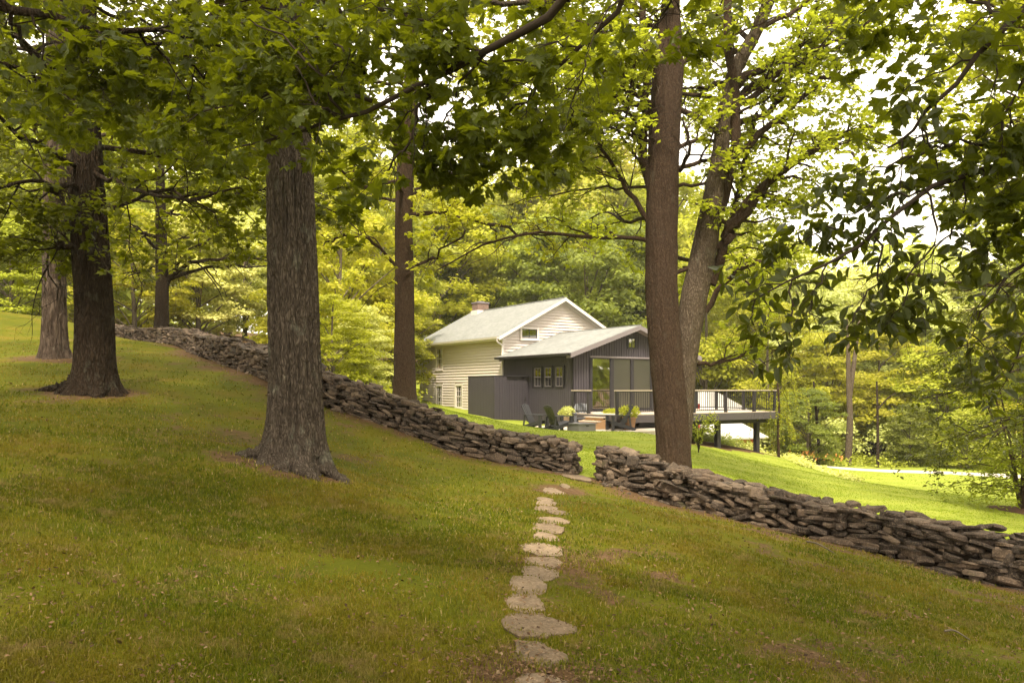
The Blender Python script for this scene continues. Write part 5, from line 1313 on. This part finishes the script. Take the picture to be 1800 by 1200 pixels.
# px, distance, height, width factor, variant, leaves, label
WT = [
 (-120, 46, 15, 1.1, 1, 'l_bg', 'leafy tree at the far left edge behind the shaggy trunk'),
 (20, 44, 6.5, 1.5, 4, 'l_yel', 'low sunlit tree between the left edge and the shaggy trunk'),
 (150, 52, 16, 1.0, 0, 'l_bg', 'tall tree behind the dark left maple'),
 (235, 47, 8, 1.4, 1, 'l_yel', 'bright yellow green tree just right of the dark left maple'),
 (350, 50, 9, 1.3, 4, 'l_pl', 'pale sunlit tree behind the small forked maple and wall'),
 (430, 55, 9, 1.3, 1, 'l_pl', 'pale grey green tree left of the big maple trunk'),
 (320, 62, 18, 1.0, 3, 'l_bg', 'tall wood tree high behind the small forked maple'),
 (500, 60, 17, 1.0, 0, 'l_bg', 'tall wood tree hidden mostly by the big maple trunk'),
 (600, 40, 9.5, 1.2, 1, 'l_yel', 'yellow green tree right of the big maple trunk above the wall'),
 (655, 52, 16, 1.0, 3, 'l_bg', 'mid green tree between the big maple and the slim trunk'),
 (640, 33, 3.6, 1.5, 5, 'l_pl', 'feathery pale shrub behind the wall left of the slim trunk'),
 (585, 30, 3.4, 1.6, 4, 'l_yel', 'yellow green bush against the big maple trunk behind the wall'),
 (690, 44, 6.5, 1.3, 4, 'l_bg', 'rounded bush behind the slim straight trunk'),
 (760, 62, 15, 1.2, 0, 'l_yel', 'yellow green tree above the left end of the white roof'),
 (830, 68, 16, 1.1, 1, 'l_dk', 'dark tree rising behind the chimney'),
 (900, 74, 19, 1.0, 3, 'l_bg', 'tall tree over the middle of the white roof'),
 (960, 62, 15, 1.0, 0, 'l_bg', 'rounded tree just behind the white roof ridge'),
 (1030, 60, 16, 1.1, 1, 'l_dk', 'deep green tree behind the white gable peak'),
 (1100, 64, 17, 1.0, 4, 'l_dk', 'deep green tree behind the charcoal gable'),
 (1050, 84, 28, 1.0, 0, 'l_yel', 'highest bright crown between the house peak and the twin trunks'),
 (1480, 75, 17, 1.3, 1, 'l_pl', 'broad pale tree behind the tall forked pale trunk'),
 (1380, 80, 19, 1.1, 0, 'l_pl', 'high pale tree beyond the end of the deck'),
 (925, 70, 21, 1.0, 3, 'l_bg', 'tall loose tree over the left part of the white roof ridge'),
 (1000, 72, 22, 1.0, 0, 'l_yel', 'tall yellow green tree above the white gable peak'),
 (1085, 70, 22, 1.0, 3, 'l_bg', 'tall tree just left of the twin trunks behind the wing roof'),
 (1150, 78, 25, 1.1, 1, 'l_yel', 'tall bright tree hidden behind the darker twin trunk'),
 (1290, 82, 22, 1.1, 3, 'l_yel', 'tall bright tree behind the curved limb of the twin tree'),
 (950, 95, 24, 1.0, 0, 'l_pl', 'hazy pale tree showing above the others over the roof'),
 (1060, 90, 22, 1.0, 3, 'l_bg', 'pale tree left of the twin trunks in the distance'),
 (1170, 68, 18, 1.0, 3, 'l_yel', 'tree hidden behind the twin trunks'),
 (1240, 60, 15, 1.0, 4, 'l_yel', 'full tree behind the deck just right of the twin trunks'),
 (1300, 72, 17, 1.1, 0, 'l_pl', 'pale tree behind the middle of the deck'),
 (1350, 57, 11.5, 1.1, 1, 'l_yel', 'light green tree behind the right end of the deck'),
 (1410, 66, 15, 1.1, 3, 'l_pl', 'pale layered tree right of the deck'),
 (1455, 58, 9.5, 1.3, 3, 'l_yel', 'yellow green low tree in front of the tall forked pale trunk'),
 (1520, 70, 15, 1.2, 1, 'l_pl', 'wide pale tree above the gravel drive'),
 (1545, 60, 10, 1.3, 3, 'l_yel', 'bright layered tree at the wood edge mid right'),
 (1610, 64, 13, 1.2, 0, 'l_pl', 'rounded pale tree behind the hanging oval leaves'),
 (1660, 57, 9, 1.4, 4, 'l_yel', 'mid green tree at the wood edge right of centre'),
 (1730, 66, 16, 1.2, 1, 'l_pl', 'tall tree near the right edge of the wood'),
 (1790, 56, 11, 1.3, 3, 'l_yel', 'light green tree at the right edge above the drive'),
 (1900, 62, 18, 1.1, 0, 'l_bg', 'tall tree cut off by the right edge'),
 (1480, 95, 18, 1.3, 0, 'l_pl', 'far hazy tree seen through the gap of pale sky'),
 (1640, 98, 22, 1.3, 3, 'l_pl', 'far hazy tree on the right skyline'),
 (1230, 96, 23, 1.1, 0, 'l_bg', 'far tree between the two trunks of the twin tree'),
 (700, 90, 24, 1.1, 1, 'l_bg', 'far tall tree behind the slim trunk crown'),
 (820, 98, 24, 1.1, 0, 'l_pl', 'far pale tree high above the chimney'),
 (400, 85, 24, 1.2, 0, 'l_bg', 'far tall tree left of the big maple'),
 (150, 80, 24, 1.2, 3, 'l_bg', 'far tall tree at the left'),
 (-20, 66, 20, 1.2, 0, 'l_bg', 'tall tree on the hill at the left edge'),
 (560, 88, 25, 1.1, 3, 'l_bg', 'far tall tree right behind the big maple trunk'),
 (1420, 50.5, 5.0, 1.4, 4, 'l_dk', 'dark bush at the wood edge beside the weeping sapling'),
 (1600, 52, 4.2, 1.6, 5, 'l_dk', 'dark green bush above the far end of the drive'),
 (1700, 51, 4.0, 1.7, 4, 'l_bg', 'low bush at the end of the gravel drive'),
]
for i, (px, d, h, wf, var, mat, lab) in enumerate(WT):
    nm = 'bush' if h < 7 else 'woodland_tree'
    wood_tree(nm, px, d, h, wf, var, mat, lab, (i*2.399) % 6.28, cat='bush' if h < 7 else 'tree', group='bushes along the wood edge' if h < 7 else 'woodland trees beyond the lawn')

# deep woods mass closing the view
def woods():
    rng = np.random.default_rng(77); C = []
    for k in range(230):
        a = rng.uniform(-72, 72); rr = rng.uniform(115, 150); x = rr*math.sin(R(a)); y = 10+rr*math.cos(R(a)); C.append((x, y, rng.uniform(-4, 18)+(6 if x < -20 else 0), rng.uniform(4, 7.5)))
    for s_ in (-1, 1):
        for k in range(110):
            C.append((s_*rng.uniform(38, 60), rng.uniform(-5, 95), rng.uniform(-4, 16)+(5 if s_ < 0 else -2), rng.uniform(3.5, 6)))
    C = np.array(C); idx = np.repeat(np.arange(len(C)), 330); n = len(idx); v = nrm(rng.normal(0, 1, (n, 3)))
    p = C[idx, :3]+v*C[idx, 3:4]*rng.uniform(.6, 1.05, n)[:, None]*np.array([1, 1, .8])
    V, Fc, k = leaf_mesh(rng, p, v+np.array([0, 0, .6])+rng.normal(0, .4, (n, 3)), rng.normal(0, 1, (n, 3)), rng.uniform(.6, 1.3, n), 'quad')
    o = mk('woods', V, [Fc], M['l_bg'], attrs={'rnd': np.repeat(rng.random(n), k)}); tag(o, 'distant green woods closing the view', 'woods', kind='stuff')
woods()

# undergrowth along the wood edge and behind the wall
def undergrowth(name, blobs, per, leaf, mat, label, seed):
    rng = np.random.default_rng(seed); B = np.array(blobs); idx = np.repeat(np.arange(len(B)), per); n = len(idx)
    v = nrm(rng.normal(0, 1, (n, 3))); v[:, 2] = np.abs(v[:, 2]); p = B[idx, :3]+v*(B[idx, 3:4]*rng.uniform(.4, 1.05, n)[:, None])*np.array([1.2, 1.2, .9])
    V, Fc, k = leaf_mesh(rng, p, v+np.array([0, 0, .5])+rng.normal(0, .5, (n, 3)), rng.normal(0, 1, (n, 3))+v, leaf*rng.uniform(.6, 1.4, n), 'quad')
    o = mk(name, V, [Fc], M[mat], attrs={'rnd': np.repeat(rng.random(n), k)}); tag(o, label, 'undergrowth', kind='stuff')
rng = np.random.default_rng(90)
bl = []
for k in range(150):
    px = rng.uniform(1370, 2050); d = rng.uniform(50.5, 58); x = (px-CX)/F*d; bl.append((x, d, gz1(x, d)-.1, rng.uniform(.3, 1.15)))
undergrowth('undergrowth', bl, 200, .16, 'l_bg', 'ferns and low bushes along the edge of the wood', 91)
bl = []
for k in range(120):
    px = rng.uniform(1350, 2000); d = rng.uniform(53, 62); x = (px-CX)/F*d; bl.append((x, d, gz1(x, d)+rng.uniform(0, 3.2), rng.uniform(.6, 1.5)))
undergrowth('undergrowth', bl, 330, .19, 'l_pl', 'pale sunlit saplings and brush filling the edge of the wood', 97)
bl = []
for k in range(70):
    px = rng.uniform(-50, 700); d = 26+rng.uniform(0, 22)+(20 if px < 330 else 0); x = (px-CX)/F*d; bl.append((x, d, gz1(x, d)-.2, rng.uniform(.4, 1.1)))
undergrowth('undergrowth', bl, 260, .13, 'l_yel', 'sunny brush growing behind the left stone wall', 92)
bl = []
for k in range(34):
    px = rng.uniform(1295, 1410); d = rng.uniform(39, 46); x = (px-CX)/F*d; bl.append((x, d, gz1(x, d)-.1, rng.uniform(.35, .8)))
undergrowth('garden_plants', bl, 220, .10, 'l_pl', 'pale leafy garden plants behind the right end of the deck', 93)
bl = []
for k in range(60):
    t_ = rng.random(); px = 1395+t_*110; py = 812+t_*34; h_ = hit(px, py, 20, 48); bl.append((h_[0]+rng.normal(0, .25), h_[1]+rng.normal(0, .5), h_[2]-.05, rng.uniform(.12, .32)))
undergrowth('border_plants', bl, 120, .10, 'l_pl', 'pale silvery border plants at the foot of the bright lawn', 94)

bl = []
for k in range(70):
    px = rng.uniform(1212, 1312); d = rng.uniform(39.5, 42); x = (px-CX)/F*d; bl.append((x, d, gz1(x, d)-.1, rng.uniform(.4, .95)))
undergrowth('garden_plants', bl, 200, .09, 'l_dk', 'dark green garden plants in the bed under the middle of the deck', 96)

# orange daylilies by the wood edge
M['lily'] = simple('lily_petals', (.70, .33, .10), .6, .2)
def lilies():
    rng = np.random.default_rng(95); P_ = []
    for k in range(45):
        px = rng.normal(1437, 26); d = rng.uniform(48.5, 50.5); x = (px-CX)/F*d; P_.append((x, d, gz1(x, d)+rng.uniform(.35, .85)))
    P_ = np.repeat(np.array(P_), 4, 0); n = len(P_)
    V, Fc, k = leaf_mesh(rng, P_, rng.normal(0, 1, (n, 3)), rng.normal(0, 1, (n, 3)), np.full(n, .11), 'quad')
    o = mk('daylilies', V, [Fc], M['lily']); tag(o, 'orange daylilies in bloom at the edge of the wood', 'flowers', kind='stuff')
lilies()

# tall pale forked trunk at the wood edge and thin stems
def bare_trunk(name, pl, r0, r1, label, mat, extra=()):
    b = np.array([pl[0][0], pl[0][1], gz1(pl[0][0], pl[0][1])]); e = empty(name, tuple(b), label=label, cat='tree trunk')
    g = Geo(); pp = np.vstack([b-[0, 0, .2], pl[1:]])-b; g.add(*tubes(resample(pp, 20)[None], np.array([r0]), np.array([r1]), 12)); g.build('trunk', mat, e)
    for q, a, c in extra:
        g = Geo(); g.add(*tubes(resample(q-b, 12)[None], np.array([a]), np.array([c]), 8)); g.build('limb', mat, e)
bare_trunk('pale_tree_trunk', L((1490, 806, 52), (1494, 740, 52), (1492, 680, 52), (1491, 620, 52), (1490, 590, 52), (1489, 560, 52)), .24, .05, 'tall pale forked trunk rising at the wood edge above the drive', M['bark5'],
    [(L((1493, 700, 52), (1501, 640, 52), (1506, 600, 52.2), (1512, 540, 52.4)), .18, .08)])
bare_trunk('slender_tree_trunk', L((1442, 795, 51), (1436, 740, 51), (1432, 690, 51), (1430, 670, 51)), .11, .05, 'slender dark trunk left of the pale forked trunk', M['bark2'],
    [(L((1434, 735, 51), (1444, 705, 51), (1452, 690, 51)), .07, .03)])
bare_trunk('slender_tree_trunk', L((1543, 812, 51), (1543, 760, 51), (1542, 700, 51), (1541, 670, 51)), .10, .05, 'slender straight trunk right of the pale forked trunk', M['bark2'],
    [(L((1542, 720, 51), (1560, 700, 51), (1575, 690, 51)), .06, .03)])
bare_trunk('slender_tree_trunk', L((1425, 775, 52), (1424, 740, 52), (1424, 700, 52)), .07, .04, 'thinnest bare stem beside the slender dark trunk', M['bark5'])

# weeping sapling at the corner of the deck
Wb = hit(1369, 806, 25, 45); Wb = np.array([Wb[0], 36.0, gz1((1369-CX)/F*36, 36.0)]); Wb[0] = (1369-CX)/F*36
e = empty('weeping_sapling', tuple(Wb), label='slender weeping larch with feathery yellow green sprays at the corner of the deck', cat='tree')
g = Geo(); g.add(*tubes(resample(np.array([(0, 0, -.2), (-.02, 0, 1.2), (.01, 0, 2.2), (-.06, 0, 3.3), (-.25, 0, 3.7)]), 16)[None], np.array([.07]), np.array([.03]), 10)); g.build('trunk', M['bark4'], e)
rng = np.random.default_rng(60); st_ = []
for k in range(46):
    a = rng.uniform(0, 6.28); r_ = rng.uniform(.3, 1.3); z = rng.uniform(1.6, 3.7); st_.append(resample(np.array([(-.03, 0, z), (r_*.5*math.cos(a), r_*.4*math.sin(a), z+.2), (r_*math.cos(a), r_*.8*math.sin(a), z-.3), (r_*1.1*math.cos(a), r_*.9*math.sin(a), z-rng.uniform(.7, 1.5))]), 8))
st_ = np.array(st_); g = Geo(); g.add(*tubes(st_, np.full(46, .012), np.full(46, .003), 4)); g.build('branches', M['bark4'], e)
make_leaves('foliage', rng, st_, 110, .07, 'quad', M['l_yel'], e, petiole=.02, hang=1.0, t0=.2)

# feathery shrub right of the twin trunks and small ornamental tree
Sb = P(1228, HY, 25.5); Sb = np.array([Sb[0], 25.5, gz1(Sb[0], 25.5)])
e = empty('feathery_shrub', tuple(Sb), label='small arching shrub peeping out right of the twin trunked tree under the deck', cat='shrub')
st_ = []
for k in range(26):
    a = rng.uniform(0, 6.28); r_ = rng.uniform(.25, .6); st_.append(resample(np.array([(0, 0, 0), (.3*r_*math.cos(a), .3*r_*math.sin(a), .7), (r_*math.cos(a), r_*math.sin(a), rng.uniform(.6, 1.35)), (1.3*r_*math.cos(a), 1.3*r_*math.sin(a), rng.uniform(.4, 1.0))]), 7))
st_ = np.array(st_); g = Geo(); g.add(*tubes(st_, np.full(26, .012), np.full(26, .003), 4)); g.build('stems', M['twig'], e)
make_leaves('foliage', rng, st_, 50, .075, 'oval', M['l_bg'], e, petiole=.02)

Ob = P(1795, HY, 22.5); Ob = np.array([Ob[0], 22.5, gz1(Ob[0], 22.5)])
e = empty('ornamental_tree', tuple(Ob), label='small multi stemmed tree in a mulch ring on the bright lawn at the right edge', cat='tree')
st_ = []
for k in range(7):
    a = k*.9; st_.append(resample(np.array([(0, 0, -.1), (.15*math.cos(a), .15*math.sin(a), .8), (.5*math.cos(a), .5*math.sin(a), 2.0), (1.0*math.cos(a), 1.0*math.sin(a), 3.6)]), 12))
PLo = np.array(st_); g = Geo(); g.add(*tubes(PLo, np.full(7, .045), np.full(7, .02), 8))
S1, r1 = spawn(rng, PLo, np.full(7, .04), 14, .28, 1., 2.1, ang=(50, 85), flat=.35, droop=.30, n=7, taper=.25); g.add(*tubes(S1, np.minimum(r1, .02), r1*.2, 5)); g.build('stems', M['bark4'], e)
S2, r2 = spawn(rng, S1, r1, 9, .2, 1, .75, flat=.35, droop=.3, n=5); make_leaves('foliage', rng, S2, 11, .105, 'oval', M['l_mid'], e, petiole=.02, flat=1.2)
m = MB(); m.lathe([(1.35, -.15), (1.2, .03), (.6, .10), (.2, .12), (.02, .13)], 40, tuple(Ob)); mo = m.build('mulch_ring', simple('mulch', (.09, .05, .032), .95, .1, .4, 14, bump=.6)); tag(mo, 'dark brown mulch ring under the multi stemmed tree', 'mulch', kind='stuff')

# understory branchlets between, right edge
Ub = np.array([11.4, 13.5, gz1(11.4, 13.5)])
e = empty('understory_tree', tuple(Ub), label='understory tree reaching in from the right edge with layered dark leaves', cat='tree')
Pu = [[(0, 0, -.1), (-.1, 0, 2), (-.2, 0, 4), (-.2, 0, 6.5)]]
for (px, py, d) in ((1640, 700, 13.5), (1660, 620, 13.2), (1690, 550, 13.4), (1720, 770, 13), (1700, 480, 13.8), (1740, 650, 12.8), (1640, 780, 14.2)):
    q = P(px, py, d)-Ub; s_ = np.array([-.15, 0, q[2]+.9]); Pu.append([s_, s_*.6+q*.4+[0, 0, .25], s_*.25+q*.75+[0, 0, .12], q])
PLu = np.array([resample(np.array(p_, float), 12) for p_ in Pu]); r0 = np.array([.10]+[.035]*7); g = Geo(); g.add(*tubes(PLu, r0, r0*.2, 7))
S1, r1 = spawn(rng, PLu[1:], r0[1:], 18, .2, 1, 1.0, flat=.35, droop=.2, n=6, taper=.3); g.add(*tubes(S1, np.minimum(r1, .012), r1*.2, 4)); g.build('stems', M['twig'], e)
S2, r2 = spawn(rng, S1, r1, 8, .2, 1, .42, flat=.35, droop=.25, n=4); make_leaves('foliage', rng, S2, 7, .085, 'oval', M['l_ov'], e, petiole=.02, flat=1.1, hang=.35)

# gravel drive
def ribbon(name, pts, wd, mat, zoff, label):
    C = np.array([p[:2] for p in pts]); s = np.r_[0, np.cumsum(np.linalg.norm(np.diff(C, axis=0), axis=1))]; ss = np.arange(0, s[-1], .5)
    x = np.interp(ss, s, C[:, 0]); y = np.interp(ss, s, C[:, 1]); tx = np.gradient(x); ty = np.gradient(y); l_ = np.hypot(tx, ty); tx /= l_; ty /= l_
    V = []; k = 7
    for j in range(k):
        q = (j/(k-1)-.5)*wd*(1+.12*vn(ss*.4, ss*0+j, 3)); V.append(np.c_[x-ty*q, y+tx*q, gz(x-ty*q, y+tx*q)+zoff-(.10 if j in (0, k-1) else 0)])
    V = np.concatenate(V); n = len(ss); f = np.array([[j*n+i, j*n+i+1, (j+1)*n+i+1, (j+1)*n+i] for j in range(k-1) for i in range(n-1)])
    o = mk(name, V, [f], mat, smooth=True); tag(o, label, kind='structure')
ribbon('driveway', [P(1425, HY, 49.2), P(1500, HY, 48.3), P(1600, HY, 46.8), P(1720, HY, 44.5), P(1850, HY, 42), P(2050, HY, 39)], 2.3, simple('pale_gravel', (.44, .40, .35), .95, .1, .2, 5, bump=.3), .07, 'pale gravel drive curving along the wood edge')

# sheds with red walls beyond the deck
M['red'] = simple('red_barn_boards', (.36, .035, .03), .7, .2, .2, 4); M['tin'] = simple('pale_tin_roof', (.42, .40, .38), .45, .4, .08, 2)
def barn(x, d, ztop, eave, w_, ln, rz, label):
    b = gz1(x, d); e = empty('red_shed', (x, d, 0), rz, label=label, cat='shed', group='red sheds beyond the deck')
    m = MB(); m.prism([(-w_, 0, b-.5), (w_, 0, b-.5), (w_, 0, eave), (0, 0, ztop), (-w_, 0, eave)], (0, ln, 0)); m.build('wall', M['red'], e)
    m = MB(); sl_ = (ztop-eave)/w_
    for sg in (-1, 1): m.prism([(0, -.3, ztop+.05), (0, -.3, ztop+.13), (sg*(w_+.4), -.3, eave-.4*sl_+.13), (sg*(w_+.4), -.3, eave-.4*sl_+.05)], (0, ln+.6, 0))
    m.build('roof', M['tin'], e)
    m = MB(); m.box(-.9, .9, -.03, .0, b, b+2.2); m.build('door', M['red'], e)
barn(8.65, 49.5, -.28, -1.30, 2.6, 5, R(-60), 'red shed with a pale tin roof seen through the deck railing')
barn(10.05, 45.25, -2.1, -2.75, 1.9, 3.6, R(-60), 'lower red shed with a pale roof seen beneath the deck')

# flat rocks and twiggy mulch bed under the deck
def rocks():
    rng = np.random.default_rng(70); Cc = []; A = []; Y = []
    for k in range(160):
        px = rng.uniform(1225, 1350); t_ = (px-1225)/125; py = 772+t_*22-rng.uniform(0, 8); h_ = hit(px, py, 26, 44)
        Cc.append((h_[0], h_[1]+rng.uniform(0, 1.3), h_[2]+.04+rng.uniform(0, .16))); A.append((rng.uniform(.10, .26), rng.uniform(.08, .2), rng.uniform(.02, .045))); Y.append(rng.uniform(0, 6))
    Cc = np.array(Cc); W, q, c, nv_ = stones(rng, Cc, np.array(A), rotm(np.array(Y), rng.normal(0, .1, len(Y)), rng.normal(0, .1, len(Y))))
    o = mk('rock_edging', W, [q, c], M['stone'], attrs={'rnd': np.repeat(rng.random(len(Cc)), nv_)}); tag(o, 'loose flat rocks edging the bed under the deck', 'rocks', kind='stuff')
rocks()
# fallen sticks on the grass by the wall
for (a, b, c, lab) in (((1418, 955), (1466, 975), .018, 'fallen stick lying at the foot of the right hand wall'), ((700, 757), (716, 768), .014, 'short pale stick on the grass below the left wall'), ((1660, 1115), (1705, 1130), .012, 'dark stick lying on the lawn at lower right')):
    p0 = hit(*a); p1 = hit(*b); e0 = np.array([p0+[0, 0, .03], p0*.6+p1*.4+[0.03, .05, .05], p1+[0, 0, .03]])
    g = Geo(); g.add(*tubes(resample(e0, 10)[None], np.array([c]), np.array([c*.4]), 6)); so_ = g.build('fallen_stick', M['barkf']); tag(so_, lab, 'stick')

# warm summer haze hanging in the valley
hz = NT('haze_air'); hz.t.nodes.remove(hz.out); hz.out = hz.n('ShaderNodeOutputMaterial')
pv = hz.n('ShaderNodeVolumePrincipled'); pv.inputs['Color'].default_value = (.97, .94, .80, 1); pv.inputs['Density'].default_value = .0006; pv.inputs['Anisotropy'].default_value = .3
hz.l(pv.outputs[0], hz.out.inputs['Volume'])
m = MB(); m.box(-1300, 1400, -500, 1600, -30, 40); ho = m.build('haze', hz.m); tag(ho, 'warm pale summer haze', kind='stuff')
